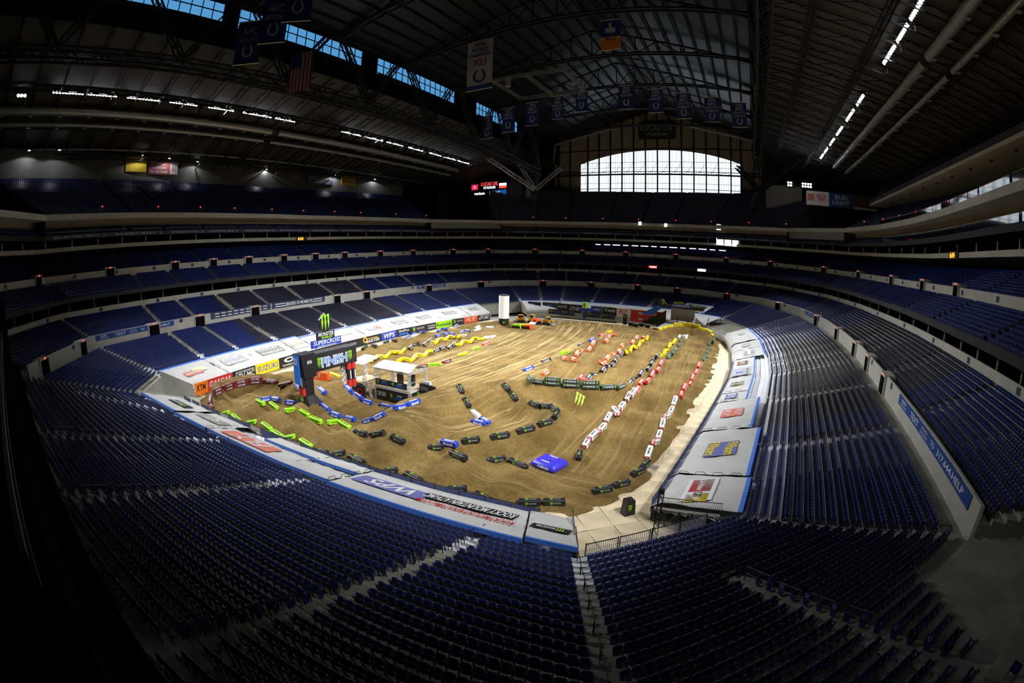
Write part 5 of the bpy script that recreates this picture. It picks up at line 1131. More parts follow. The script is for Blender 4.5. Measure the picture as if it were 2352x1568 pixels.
MB().box((-52.6, 46.4, 5.2), (1.4, 1.9, 1.6)).build('column_head', M['blackfab'], t, inv)
for yy in (45.85, 46.75):
    for z0, z1, m_ in ((2.3, 3.4, 'red'), (3.4, 5.0, 'black'), (5.0, 6.0, 'red')): MB().tube((-51.8, yy, z0), (-51.8, yy, z1), .40, 10).build('can_print', M[m_], t, inv)
    MB().box((-51.4, yy, 4.2), (.04, .18, 1.3)).build('white_strip', M['white'], t, inv)
b = MB(); lattice(b, (-52.4, 45.2, 1.8), (-52.4, 45.2, 6.0), .4, .4, 10, .04, .06); lattice(b, (-52.4, 47.4, 1.8), (-52.4, 47.4, 6.0), .4, .4, 10, .04, .06); b.build('truss_leg', M['white_steel'], t, inv)
hs = MB().box((-52.4, 42.3, 9.6), (.25, 5.6, 1.05)).build('title_board', M['blue'], t, inv); text('SUPERCROSS', M['white'], hs, EH(42.3, 9.75, -52.2), 5.1, .62, .2); text('FIM World Championship', M['white'], hs, EH(42.3, 9.22, -52.2), 3.4, .2)
hs = MB().box((-52.4, 42.2, 10.65), (.25, 3.3, 1.1)).build('name_board', M['black'], t, inv); text('MONSTER', M['white'], hs, EH(42.2, 10.85, -52.2), 2.9, .55); text('ENERGY', M['claw'], hs, EH(42.4, 10.35, -52.2), 2.1, .3)
hs = MB().add([(-52.6, 41.1, 12.9), (-52.6, 41.2, 11.6), (-52.6, 42.0, 11.1), (-52.6, 43.0, 11.3), (-52.6, 43.1, 13.4), (-52.6, 42.2, 13.8), (-52.3, 41.1, 12.9), (-52.3, 41.2, 11.6), (-52.3, 42.0, 11.1), (-52.3, 43.0, 11.3), (-52.3, 43.1, 13.4), (-52.3, 42.2, 13.8)], [(5, 4, 3, 2, 1, 0), (6, 7, 8, 9, 10, 11)]+[(i, (i+1) % 6, (i+1) % 6+6, i+6) for i in range(6)]).build('claw_board', M['black'], t, inv); claw(M['claw'], hs, EH(42.15, 12.45, -52.25), 1.7, 2.4)
# ---- announcers' tower
def truss_post(t, inv, x, y, z0, z1, w=.32):
    b = MB(); lattice(b, (x, y, z0), (x, y, z1), w, w, max(4, int((z1-z0)/.45)), .035, .05); return b.build('truss_post', M['white_steel'], t, inv)
gx = .45
t = empty('announcer_tower', (-44.7, 49.9, gx)); tag(t, 'two-storey truss tower with white roof and black banners beside the finish', 'tower'); inv = T(44.7, -49.9, -gx)
x0, x1, y0, y1 = -48.2, -41.6, 48.0, 51.8
for x in (x0, (x0+x1)/2, x1):
    for y in (y0, y1): truss_post(t, inv, x, y, gx, 5.3)
def sbanner(t, inv, x0, x1, y, z0, z1, items, nm='banner'):
    o = MB().box(((x0+x1)/2, y, (z0+z1)/2), (x1-x0, .05, z1-z0)).build(nm, M['black'], t, inv)
    for it in items:
        F = frame_m(Vector((it[2], y-.04, it[3])), (1, 0, 0), (0, 0, 1))
        claw(M['claw'], o, F, it[4], it[5]) if it[0] == 'c' else text(it[0], M[it[1]], o, F, it[4], it[5], .15)
sbanner(t, inv, x0+.2, x1-.2, y0-.2, gx, 2.35, [('ROCKY MOUNTAIN', 'white', -46.9, 1.75, 1.7, .25), ('ATV-MC', 'white', -46.9, 1.4, 1.7, .38), ('c', 0, -45.0, 1.45, .45, .8), ('SUPERCROSS', 'bright_blue', -43.5, 1.25, 1.9, .3), ('MONSTER', 'white', -43.4, 1.7, .9, .22)])
sbanner(t, inv, x0+.1, x1-.3, y0-.2, 2.85, 3.75, [('c', 0, -47.6, 3.3, .42, .62), ('SUPERCROSS', 'bright_blue', -46.3, 3.2, 1.7, .28), ('MONSTER', 'white', -46.3, 3.52, .8, .16), ('c', 0, -44.6, 3.3, .42, .62), ('SUPERCROSS', 'bright_blue', -43.2, 3.2, 1.7, .28), ('MONSTER', 'white', -43.2, 3.52, .8, .16)], 'rail_banner')
o = MB().box((x1+.15, (y0+y1)/2, 1.4), (.05, y1-y0-.5, 1.9)).build('side_banner', M['black'], t, inv); claw(M['claw'], o, frame_m(Vector((x1+.2, 49.7, 1.8)), (0, 1, 0), (0, 0, 1)), .6, .8); text('SUPERCROSS', M['bright_blue'], o, frame_m(Vector((x1+.2, 49.9, .95)), (0, 1, 0), (0, 0, 1)), 1.6, .25)
MB().box(((x0+x1)/2, (y0+y1)/2, 2.5), (x1-x0+.4, y1-y0+.3, .12)).build('deck', M['plywood'], t, inv)
b = MB(); lattice(b, (x0, y0-.15, 2.55), (x1, y0-.15, 2.55), .3, .3, 16, .035, .05); b.build('deck_truss', M['white_steel'], t, inv); b = MB(); lattice(b, (x1, y0, 2.55), (x1, y1, 2.55), .3, .3, 9, .035, .05); b.build('deck_truss', M['white_steel'], t, inv)
b = MB(); lattice(b, (x0, y0, 5.25), (x1, y0, 5.25), .3, .3, 16, .035, .05); lattice(b, (x1, y0, 5.25), (x1, y1, 5.25), .3, .3, 9, .035, .05); lattice(b, (x0, y1, 5.25), (x1, y1, 5.25), .3, .3, 16, .035, .05); b.build('roof_truss', M['white_steel'], t, inv)
b = MB(); b.quad((x0-.3, y0-.3, 5.45), (x1+.3, y0-.3, 5.45), (x1, (y0+y1)/2, 6.1), (x0, (y0+y1)/2, 6.1)); b.quad((x0-.3, y1+.3, 5.45), (x1+.3, y1+.3, 5.45), (x1, (y0+y1)/2, 6.1), (x0, (y0+y1)/2, 6.1)); b.build('canopy', M['pale'], t, inv)
for x in (-45.6, -43.3): MB().box((x, 50.6, 3.5), (.9, .5, 1.7)).build('equipment_rack', M['blackfab'], t, inv)
for z in (3.2, 3.8): MB().tube((x1, y0, z), (x1, y1, z), .03).build('guard_rail', M['white_steel'], t, inv)
# ---- stair tower beside it
t = empty('stair_tower', (-52.2, 49.9, gx)); tag(t, 'narrow truss stair tower with grey roof behind the finish arch', 'tower'); inv = T(52.2, -49.9, -gx)
for x in (-54.0, -51.0):
    for y in (48.2, 51.6): truss_post(t, inv, x, y, gx, 5.2)
MB().box((-52.5, 49.9, 2.5), (3.2, 3.6, .1)).build('deck', M['plywood'], t, inv)
b = MB(); b.quad((-54.3, 48, 5.3), (-50.8, 48, 5.3), (-50.8, 51.8, 5.9), (-54.3, 51.8, 5.9)); b.build('canopy', M['grey'], t, inv)
for k in range(2): b = MB(); lattice(b, (-50.75+k*.0, 48.4+k*2.9, 2.5), (-48.9, 47.6+k*2.2, gx), .18, .3, 8, .03, .04); b.build('stair_stringer', M['white_steel'], t, inv)
for i in range(9): f_ = i/8; MB().box((-50.75+1.85*f_, 48.9+.1-.4*f_, 2.45-1.9*f_), (.26, 1.3, .04)).build('stair_step', M['white_steel'], t, inv)
for y in (48.3, 49.9): MB().tube((-50.75, y, 3.5), (-48.9, y-.7, 1.5), .025).build('handrail', M['white_steel'], t, inv)
o = MB().box((-52.4, 48.1, 1.4), (2.8, .06, 1.7)).build('lower_banner', M['black'], t, inv); text('SUPERCROSS', M['bright_blue'], o, frame_m(Vector((-52.0, 48.05, 1.2)), (1, 0, 0), (0, 0, 1)), 1.6, .3)
for z in (3.1, 3.7): MB().tube((-54, 48.2, z), (-51, 48.2, z), .025).build('guard_rail', M['white_steel'], t, inv)
# black board right of the announcers' tower, pale step, tyre mark boards
t = empty('start_board', (-39.6, 49.6, hz(-39.6, 49.6)-.3)); tag(t, 'black board with cut-off white letters leaning right of the announcer tower', 'board')
o = MB().box((0, 0, .9), (3.0, .3, 1.5)).build('panel', M['black'], t, RZ(-.12)); text('STER', M['bronze'], t, RZ(-.12) @ frame_m(Vector((-.4, -.17, 1.0)), (1, 0, 0), (0, 0, 1)), 1.5, .5)
claw(M['claw'], t, RZ(-.12) @ frame_m(Vector((1.25, -.17, .6)), (1, 0, 0), (0, 0, 1)), .3, .5); MB().box((-.5, .5, 1.75), (1.3, .4, .4)).build('cap_block', M['pale'], t)
t = empty('orange_wedge_board', (-64.2, 49.9, hz(-64.2, 49.9))); tag(t, 'large orange wedge board with white slanted letters behind the finish arch', 'board'); R_ = RZ(math.radians(8))
MB().prism([(-2.2, 0), (2.2, 0), (2.0, 1.35), (-2.0, 1.5)], -.5, .3).build('wedge', M['orange'], t, R_); text('FLY', M['white'], t, R_ @ frame_m(Vector((-.3, -.53, .85)), (1, 0, 0), (0, 0, 1)), 2.2, .85, .3)
# ---- tyre / soft barrier with red disc by the stair tower
t = empty('soft_pad', (-50.6, 47.0, hz(-50.6, 47.0))); tag(t, 'dark soft pad with a red ring mark beside the stair tower', 'pad'); MB().box((0, 0, .9), (1.6, .5, 1.9)).build('pad', M['blackfab'], t)
b = MB(); n = 16; A = np.linspace(0, 2*math.pi, n, endpoint=False); b.add([(.6*math.cos(a), -.27, 1.0+.6*math.sin(a)) for a in A]+[(.38*math.cos(a), -.27, 1.0+.38*math.sin(a)) for a in A], [(i, (i+1) % n, (i+1) % n+n, i+n) for i in range(n)]); b.build('ring_mark', M['red'], t)
# ---- claw sprayed on the berm face
cm = claw_mesh(M['claw']); V = []
for v in cm.vertices:
    x = -20.6+v.co.x*1.35; y = 59.3+v.co.y*1.3; V.append((x, y, hz(x, y)+.10))
o = link('berm_claw_stencil', mesh_np('berm_claw_stencil', V, [tuple(p.vertices) for p in cm.polygons], M['claw'])); tag(o, 'neon green claw mark sprayed on the dirt berm face', 'marking')
# ---- blue square inflatable
t = empty('square_inflatable', (-16.9, 40.6, hz(-16.9, 40.6)-.02), math.radians(-14)); tag(t, 'violet-blue square inflatable cushion with a hole in its top', 'inflatable')
b = MB(); n = 4
def ring(h, z, r=.25):
    P = []
    for cx, cy_, a0 in ((1, 1, 0), (-1, 1, 90), (-1, -1, 180), (1, -1, 270)):
        for a in (0, 45, 90): q = math.radians(a0+a); P.append(((h-r)*cx+r*math.cos(q), (h*.85-r)*cy_+r*math.sin(q), z))
    return P
R0 = [ring(1.42, 0), ring(1.55, .25), ring(1.5, .55), ring(1.15, .82), ring(.28, .86, .1), ring(.2, .55, .1)]
b.add([p for r in R0 for p in r], [(i*12+j, i*12+(j+1) % 12, (i+1)*12+(j+1) % 12, (i+1)*12+j) for i in range(5) for j in range(12)]); b.build('cushion', mat('violet_blue_vinyl', (.045, .035, .55), .35), t, smooth=True)
for F, w in ((frame_m(Vector((.15, -1.34, .42)), (1, 0, 0), (0, .25, 1)), 1.5), (frame_m(Vector((-1.5, -.1, .42)), (0, -1, 0), (.25, 0, 1)), 1.3), (frame_m(Vector((0, -.75, .865)), (1, 0, 0), (0, 1, 0)), 1.1), (frame_m(Vector((0, .7, .865)), (1, 0, 0), (0, 1, 0)), 1.1)): text('YAMAHA', M['white'], t, F, w, .28)
# ---- glowing white column
t = empty('inflatable_column', (-65.8, 119, .4)); tag(t, 'tall glowing white inflatable column standing on the far left of the track', 'inflatable')
MB().tube((0, 0, 0), (0, 0, 2.4), 1.5, 20).build('base', M['blackfab'], t, smooth=False); MB().tube((0, 0, 2.4), (0, 0, 9.0), 1.5, 24).build('tube', M['inflat'], t); MB().tube((0, 0, 9.0), (0, 0, 9.3), 1.3, 20).build('top_ring', M['blackfab'], t)
claw(M['claw'], t, frame_m(Vector((.7, -1.38, 1.2)), (1, .5, 0), (0, 0, 1)), .6, .9)
# ---- pile of foam wedges beside it
for i, (x, y, m_, cn) in enumerate(((-60.6, 117.6, 'lime', 'lime and black'), (-59.2, 119.0, 'yellow', 'pale yellow'), (-57.8, 118.2, 'orange', 'orange-edged'))):
    t = empty('foam_wedge', (x, y, hz(x, y))); tag(t, '%s foam wedge in the pile right of the white column' % cn, 'wedge'); MB().prism([(-1.6, 0), (1.6, 0), (1.2, 1.2), (-1.6, .9)], -1, 1).build('wedge', M[m_], t); MB().box((0, -1.03, .4), (2.6, .05, .6)).build('print', M['black'], t)
b = None
# ---- parked machines
def loader(x, y, a, paint, label, cab=True):
    t = empty('track_loader', (x, y, hz(x, y)+.02), math.radians(a)); tag(t, label, 'loader')
    for s in (-1, 1): MB().prism([(-1.2, .15), (-.9, 0), (.9, 0), (1.2, .15), (1.2, .5), (.9, .7), (-.9, .7), (-1.2, .5)], s*.85-.22, s*.85+.22).build('crawler_track', M['rubber'], t)
    MB().box((-.2, 0, 1.0), (2.0, 1.2, .9)).build('body', M[paint], t)
    if cab:
        c = MB().box((.1, 0, 1.75), (1.3, 1.1, 1.0)).build('cab', M['rubber'], t); MB().box((.1, 0, 2.3), (1.5, 1.25, .12)).build('cab_roof', M[paint], c); MB().box((.1, -.57, 1.8), (.9, .03, .7)).build('side_window', M['bronze'], c)
    for s in (-1, 1): MB().bar((-1.0, s*.75, 1.6), (1.3, s*.75, 1.0), .18, .25).bar((1.3, s*.75, 1.0), (1.8, s*.75, .4), .18, .22).build('lift_arm', M[paint], t)
    MB().prism([(1.7, .05), (2.6, .05), (2.5, .25), (1.95, .75), (1.7, .7)], -1, 1).build('bucket', M['steel'], t)
loader(-64.8, 128.2, 195, 'machine', 'yellow track loader with open bucket nearest the white column'); loader(-61.6, 129.8, 80, 'machine', 'yellow track loader seen from behind between the others')
loader(-59.2, 127.6, 262, 'orange', 'small orange compact loader facing the camera', False); loader(-55.8, 128.2, -14, 'machine', 'yellow track loader with lowered arms by the start gate')
# ---- north wall boards, start gate and podium stage
def nboard(x0, x1, y, z0, z1, bg, label, items, cat='banner'):
    t = empty('start_straight_banner', ((x0+x1)/2, y, z0)); tag(t, label, cat); L, h = x1-x0, z1-z0
    MB().box((0, .03, h/2), (L-.05, .06, h)).build('cloth', M[bg], t)
    for it in items:
        F = frame_m(Vector((it[2]*L, -.02, h/2+it[3]*h)), (1, 0, 0), (0, 0, 1))
        claw(M['claw'], t, F, it[4], it[5]) if it[0] == 'c' else (link('printed_panel', panel(it[1], round(it[4]*L, 2), round(it[5]*h, 2)), t, F) if it[0] == 'r' else text(it[0], M[it[1]], t, F @ T(0, 0, .02), it[4]*L, it[5]*h, .15))
for i, (x, w, bg, nm, its) in enumerate(((-69, 5, 'black', 'black banner with pale blue squares', [('r', 'bright_blue', -.2, .2, .3, .2), ('GoPro', 'white', .2, -.1, .4, .3)]), (-64, 5, 'black', 'black banner with second pale blue print', [('r', 'bright_blue', .1, .2, .4, .2), ('LUCAS', 'white', 0, -.2, .6, .3)]), (-59, 5, 'black', 'black banner with scattered white print', [('MONSTER', 'white', 0, .1, .7, .3)]), (-54, 5, 'black', 'black banner with large white parts-shop letters', [('ATV-MC', 'white', 0, 0, .85, .5)]),
        (-46.5, 4, 'blue', 'blue banner right of the green inflatable', [('YAMAHA', 'white', 0, .1, .7, .3)]), (-42, 5, 'black', 'black banner with green and white print', [('c', 0, -.25, .1, .8, 1.2), ('MONSTER', 'white', .15, .1, .5, .3)]), (-37.2, 4.6, 'pale', 'white and red banner left of the red wing banner', [('FLY', 'red', 0, .1, .6, .5)]))):
    nboard(x-w/2, x+w/2, 147.3+(.6 if i < 3 else 0)-(1.2 if i == 0 else 0), 2.2, 5.0, bg, nm+' on the north wall', its)
nboard(-34.6, -24.5, 146.3, 1.2, 5.0, 'red', 'large red banner with two white wings and letters on the north wall', [('HONDA', 'white', .18, .24, .34, .2), ('HONDA', 'white', .18, -.24, .34, .2), ('r', 'white', -.16, .24, .14, .16), ('r', 'white', -.16, -.24, .14, .16)])
for i, x in enumerate((-60.2, -55.4, -46.6, -41.6)):
    nboard(x-2.4, x+2.4, 144.2, 1.6, 3.3, 'black', '%s black start-gate banner with blue letters from the left' % ORD[i+1], [('c', 0, -.38, .05, .5, .9), ('MONSTER', 'bronze', -.15, .1, .3, .2), ('SX', 'bright_blue', .28, 0, .3, .5)])
g = empty('start_gate', (-50, 143.4, .5)); tag(g, 'long low start gate with dark green stalls along the north wall', 'gate')
for i in range(22): MB().box((-11+i*1.05, 0, .3), (.8, .25, .55)).build('stall_bar', M['moss'], g)
MB().box((0, .3, .35), (24, .1, .5)).build('back_plate', M['cream'], g)
t = empty('can_inflatable', (-49.6, 144.6, .4)); tag(t, 'blue post inflatable topped with a green can in front of the north wall', 'inflatable'); MB().box((0, 0, 1.5), (1.3, .8, 3)).build('post', M['blue'], t); MB().box((0, 0, 3.5), (4.2, .6, 1.1)).build('crossbar', M['blue'], t); MB().tube((0, 0, 4.05), (0, 0, 5.9), .75, 12, 0, .95).build('can', M['claw'], t); claw(M['black'], t, frame_m(Vector((0, -.95, 5)), (1, 0, 0), (0, 0, 1)), .8, 1.2)
t = empty('gate_post_inflatable', (-35.6, 143.6, .4)); tag(t, 'slim black and green post at the right end of the start gate', 'inflatable'); MB().box((0, 0, 1.6), (1.2, .7, 3.2)).build('post', M['black'], t); claw(M['claw'], t, frame_m(Vector((0, -.37, 2.3)), (1, 0, 0), (0, 0, 1)), .7, 1.2)
for k, (x, y) in enumerate(((-33.2, 142.0), (-29.8, 142.2), (-31.2, 140.2), (-27.6, 140.6))):
    t = empty('road_case', (x, y, .45)); tag(t, '%s dark equipment case left of the podium stage' % ORD[k+1], 'case', 'equipment cases by the podium'); MB().box((0, 0, .5), (1.5, 1.1, 1.0)).build('body', M['blackfab'], t); MB().box((0, 0, 1.05), (1.55, 1.15, .12)).build('lid', M['steel'], t)
# podium stage
t = empty('podium_stage', (-18, 142.5, .4)); tag(t, 'black podium stage with grey ramp, screen backdrop and blue wing', 'stage'); inv = T(18, -142.5, -.4)
MB().box((-18.5, 143.6, 1.2), (13, 4.0, 1.7)).build('platform', M['blackfab'], t, inv)
rp = MB().add([(-25, 138.2, .9), (-12.5, 138.2, .9), (-14.2, 141.6, 2.3), (-22.4, 141.6, 2.3)], [(0, 1, 2, 3)]).build('ramp', M['grey'], t, inv)
Fr = frame_m(Vector((-20.6, 139.9, 1.65)), (1, 0, 0), (0, 3.4, 1.4)); claw(M['claw'], rp, Fr, 1.6, 2.2); text('SX', M['bright_blue'], rp, frame_m(Vector((-15.6, 139.6, 1.6)), (1, 0, 0), (0, 3.4, 1.4)), 2.4, 1.4, .2)
MB().box((-19, 138.1, .62), (12.5, .1, .6)).build('front_skirt', M['black'], t, inv); text('OAKLEY', M['white'], t, inv @ frame_m(Vector((-20.6, 138.0, .62)), (1, 0, 0), (0, 0, 1)), 4.2, .45)
MB().box((-17.4, 145.2, 5.0), (7.6, .2, 4.2)).build('backdrop', M['bronze'], t, inv)
MB().prism([(-24.5, 7.0), (-11.0, 6.6), (-10.2, 7.8), (-22.5, 7.7), (-24.2, 9.4), (-25.4, 9.0)], 143.4, 145.4).build('canopy', M['blackfab'], t, inv)
hs = MB().box((-17.8, 143.3, 7.7), (6.2, .1, .9)).build('title_board', M['blue'], t, inv); text('SUPERCROSS', M['white'], hs, frame_m(Vector((-17.8, 143.2, 7.75)), (1, 0, 0), (0, 0, 1)), 5.4, .5, .2); text('MONSTER', M['claw'], t, inv @ frame_m(Vector((-18.6, 143.25, 8.6)), (1, 0, 0), (0, 0, 1)), 3.2, .7)
claw(M['claw'], t, inv @ frame_m(Vector((-23.6, 143.2, 8.4)), (1, 0, 0), (0, 0, 1)), .9, 1.9)
MB().add([(-30.6, 143.5, 4.3), (-27, 143.5, 4.2), (-22.8, 143.5, 7.4), (-24.6, 143.5, 7.6), (-30.6, 143.8, 4.3), (-27, 143.8, 4.2), (-22.8, 143.8, 7.4), (-24.6, 143.8, 7.6)], [(0, 1, 2, 3), (7, 6, 5, 4)]).build('blue_wing', M['bright_blue'], t, inv)
MB().add([(-31, 143.9, 1.2), (-22.5, 143.9, 1.2), (-22.5, 143.9, 6), (-25, 143.9, 4.6)], [(0, 1, 2, 3)]).build('side_drape', M['blackfab'], t, inv)
for x in (-19.0, -14.6, -9.6, -5.8): MB().bar((x, 141.9, .6), (x+.6, 141.9, 5.0), .22).build('spotlight_mast', M['blackfab'], t, inv)
for x0, x1 in ((-8.6, -4.6), (-4.5, -1.8)): MB().box(((x0+x1)/2, 142.6, 2.3), (x1-x0, .15, 3.0)).build('side_screen', M['black'], t, inv)
MB().add([(-13.2, 143.2, 1.8), (-9.8, 141.4, 1.0), (-9.8, 141.4, 2.6), (-13.2, 143.2, 4.8)], [(0, 1, 2, 3)]).build('stair_panel', M['steel'], t, inv)
# ---- tunnel corner: scaffold under the end of the east stand, mast, railings
v0 = np.array(off(0, 0)[:2]); u0 = MIT[0]/np.linalg.norm(MIT[0])
t = empty('stand_scaffold', (v0[0], v0[1], 0)); tag(t, 'dark steel scaffold and railing under the end of the east stand', 'scaffold'); inv = T(-v0[0], -v0[1], 0)
for i in range(6):
    p = v0+u0*(.3+i*1.25); z = Z0+RS/TR*(.3+i*1.25)+.2
    MB().bar((*p, .05), (*p, z), .1).build('post', M['rail'], t, inv)
    if i < 5:
        q = v0+u0*(.3+(i+1)*1.25); z2 = Z0+RS/TR*(.3+(i+1)*1.25)+.2
        MB().bar((*p, .2), (*q, z2-.3), .07).build('brace', M['rail'], t, inv); MB().bar((*p, z), (*q, z2), .14, .2).build('edge_beam', M['steel'], t, inv)
        pn = MB()
        for k in range(8): w = p+(q-p)*k/7; zz = z+(z2-z)*k/7; pn.bar((*w, zz), (*w, zz+1.05), .03)
        pn.bar((*p, z+1.05), (*q, z2+1.05), .05); pn.bar((*p, z+.12), (*q, z2+.12), .04); pn.build('railing_panel', M['rail'], t, inv)
t = empty('truss_mast', (-3.75, 30.6, .05)); tag(t, 'slender dark truss mast with a lamp on top beside the tunnel', 'mast'); b = MB(); lattice(b, (0, 0, 0), (0, 0, 5.4), .34, .34, 14, .035, .05); b.build('mast', M['rail'], t); MB().box((0, 0, 5.55), (.4, .3, .35)).build('lamp_head', M['rail'], t); MB().box((.1, -.1, 3.3), (.4, .3, .3)).build('clamp_light', M['rail'], t)
o = MB().prism([(-.55, 0), (.55, 0), (.4, 1.5), (-.4, 1.5)], -.4, .4).build('tunnel_pad', M['blackfab'], None, T(-7.1, 35.6, .03) @ RZ(.8)); tag(o, 'black upright pad with green claw beside the tunnel scaffold', 'pad'); claw(M['claw'], o, frame_m(Vector((-.1, -.43, .8)), (1, 0, 0), (0, 0, 1)), .4, .7)
fa, fb = np.array(off(20, 6.62)[:2]), np.array(off(21, 6.62)[:2]); h_ = math.atan2(*(fb-fa)[::-1])
for i in range(4):
    p = fa+(fb-fa)*(i+.7)/5; tag(link('tunnel_railing', FMO, None, T(p[0], p[1], Z0+8*RS) @ RZ(h_)), '%s open picket railing above the tunnel mouth from the left' % ORD[i+1], 'railing', 'railings above the tunnel')
fa, fb = np.array(off(20, .3)[:2]), np.array(off(20, 6.3)[:2]); h_ = math.atan2(*(fb-fa)[::-1])
for i in range(2):
    p = fa+(fb-fa)*(i+.5)/2; tag(link('ramp_railing', FMO, None, T(p[0]+.1, p[1], Z0+.9+i*.55) @ RZ(h_)), '%s picket railing on the concrete wall left of the ramp' % ORD[i+1], 'railing', 'railings left of the ramp')
# ================================================================ SIGNS, BANNERS AND HANGING THINGS
def hang(name, x0, x1, y, z0, z1, m, label, cat, items, poles=True, yaw=0, group=None):
    """cloth hanging in the x/z plane, printed on the side that faces south"""
    w, h = x1-x0, z1-z0; t = empty(name, ((x0+x1)/2, y, z0), yaw); tag(t, label, cat, group)
    b = MB(); n = 6; xs = np.linspace(-w/2, w/2, n+1)
    V = [(x, .05*math.sin(i*1.3+x0), z) for z in (0, h/2, h) for i, x in enumerate(xs)]; k = n+1
    b.add(V+[(x, yy+.03, z) for x, yy, z in V], [(j*k+i, j*k+i+1, (j+1)*k+i+1, (j+1)*k+i) for j in range(2) for i in range(n)]+[tuple(q+3*k for q in (j*k+i, (j+1)*k+i, (j+1)*k+i+1, j*k+i+1)) for j in range(2) for i in range(n)])
    b.build('cloth', M[m], t)
    if poles:
        for z in (0, h): MB().tube((-w/2-.1, 0, z), (w/2+.1, 0, z), .09, 6).build('pole', M['cream'], t)
        for x in (-w/2, w/2): MB().tube((x, 0, h), (x, 0, max(h+.5, 90.5-.298*abs((x0+x1)/2-AX)-z0)), .03, 4).build('hanging_line', M['rail'], t)
    for it in items:
        F = frame_m(Vector((it[2]*w, -.12, h/2+it[3]*h)), (1, 0, 0), (0, 0, 1))
        if it[0] == 's': shoe(M[it[1]], t, F, it[4]*w, it[5]*h)
        elif it[0] == 'r': link('printed_panel', panel(it[1], round(it[4]*w, 2), round(it[5]*h, 2)), t, F @ T(0, 0, -.03))
        else: text(it[0], M[it[1]], t, F, it[4]*w, it[5]*h)
    return t
AFC = [(-87.6, -83.0, 62.8, 71.3, ('1975', 'AFC', 'EAST', 'CHAMPIONS'), 'first'), (-79.2, -74.3, 64.1, 73.1, ('1987', 'AFC', 'FINALIST'), 'second'), (-69.9, -65.3, 65.5, 73.9, ('1995', 'AFC', 'WILDCARD'), 'third'), (-60.5, -56.5, 66.9, 75.1, ('1999', 'AFC', 'EAST', 'CHAMPIONS'), 'fourth'), (-52.2, -48.1, 68.7, 77.2, ('2000', 'AFC', 'WILDCARD'), 'fifth'),
 (-37.6, -33.0, 68.5, 76.7, ('2002', 'AFC', 'WILDCARD'), 'sixth'), (-28.2, -23.6, 66.9, 74.8, ('2003', 'AFC', 'FINALIST'), 'seventh'), (-19.6, -15.1, 64.7, 73.2, ('2003', 'AFC', 'SOUTH', 'CHAMPIONS'), 'eighth'), (-11.0, -6.4, 63.7, 71.6, ('2004', 'AFC', 'SOUTH', 'CHAMPIONS'), 'ninth'), (-2.7, 1.7, 62.2, 70.0, ('2005', 'AFC', 'SOUTH', 'CHAMPIONS'), 'tenth')]
for x0, x1, z0, z1, L, o_ in AFC:
    its = [(L[0], 'bronze', 0, .38, .5, .13), (L[1], 'bronze', 0, .22, .6, .15)]+[(s, 'bronze', 0, .07-.13*i, .82, .09) for i, s in enumerate(L[2:])]+[('s', 'bronze', 0, -.27 if len(L) == 4 else -.22, .42, .28)]
    hang('championship_banner', x0, x1, 140, z0, z1, 'banner_blue', '%s blue championship banner from the left in the row before the window' % o_, 'banner', its, group='blue banners before the great window')
hang('championship_banner', -67.5, -59.7, 100, 65, 81, 'palecloth', 'large white banner with blue world champions lettering above the track', 'banner', [('r', 'banner_blue', 0, .46, 1, .08), ('r', 'banner_blue', 0, -.46, 1, .08), ('2006', 'banner_blue', 0, .34, .46, .07), ('WORLD', 'banner_blue', 0, .24, .66, .08), ('CHAMPIONS', 'banner_blue', 0, .14, .84, .07), ('XLI', 'redcloth', 0, 0, .52, .13), ('s', 'banner_blue', 0, -.26, .5, .24)])
hang('championship_banner', -34.5, -29.1, 112, 76.4, 85.7, 'banner_blue', 'blue and orange banner with roman numerals high under the roof', 'banner', [('r', 'sunset', 0, -.33, 1, .34), ('r', 'gold', 0, -.12, 1, .10), ('XLV', 'blackfab' if 'blackfab' in M else 'black', 0, -.14, .6, .12), ('r', 'bronze', 0, .14, .5, .16), ('r', 'bronze', 0, .3, .12, .18)])
for x, y, z0, z1, o_ in ((-60, 40, 59.9, 69.5, 'highest'), (-65, 39, 57.5, 66.6, 'middle'), (-70, 37.4, 55, 63.4, 'lowest')):
    hang('championship_banner', x-2.3, x+2.3, y, z0, z1, 'banner_blue', '%s of three blue banners by the blue clerestory windows' % o_, 'banner', [('AFC', 'bronze', 0, .25, .6, .16), ('SOUTH', 'bronze', 0, .05, .7, .1), ('s', 'bronze', 0, -.22, .44, .28)], yaw=.75, group='three blue banners by the clerestory')
t = empty('national_flag', (-82.5, 58, 57.8), .35); tag(t, 'striped red and white flag with blue canton hanging from the west truss', 'flag')
for i in range(13): MB().box((-3.0+.23+i*.46, .06*math.sin(i*.8), 4.6 if i < 7 else 4.6), (.47, .05, 9.2)).build('stripe', M['redcloth' if i % 2 == 0 else 'palecloth'], t)
MB().box((-1.5, -.08, 7.4), (3.0, .06, 3.6)).build('canton', M['banner_blue'], t); MB().tube((-3.2, 0, 9.3), (3.2, 0, 9.3), .08).build('pole', M['rail'], t)
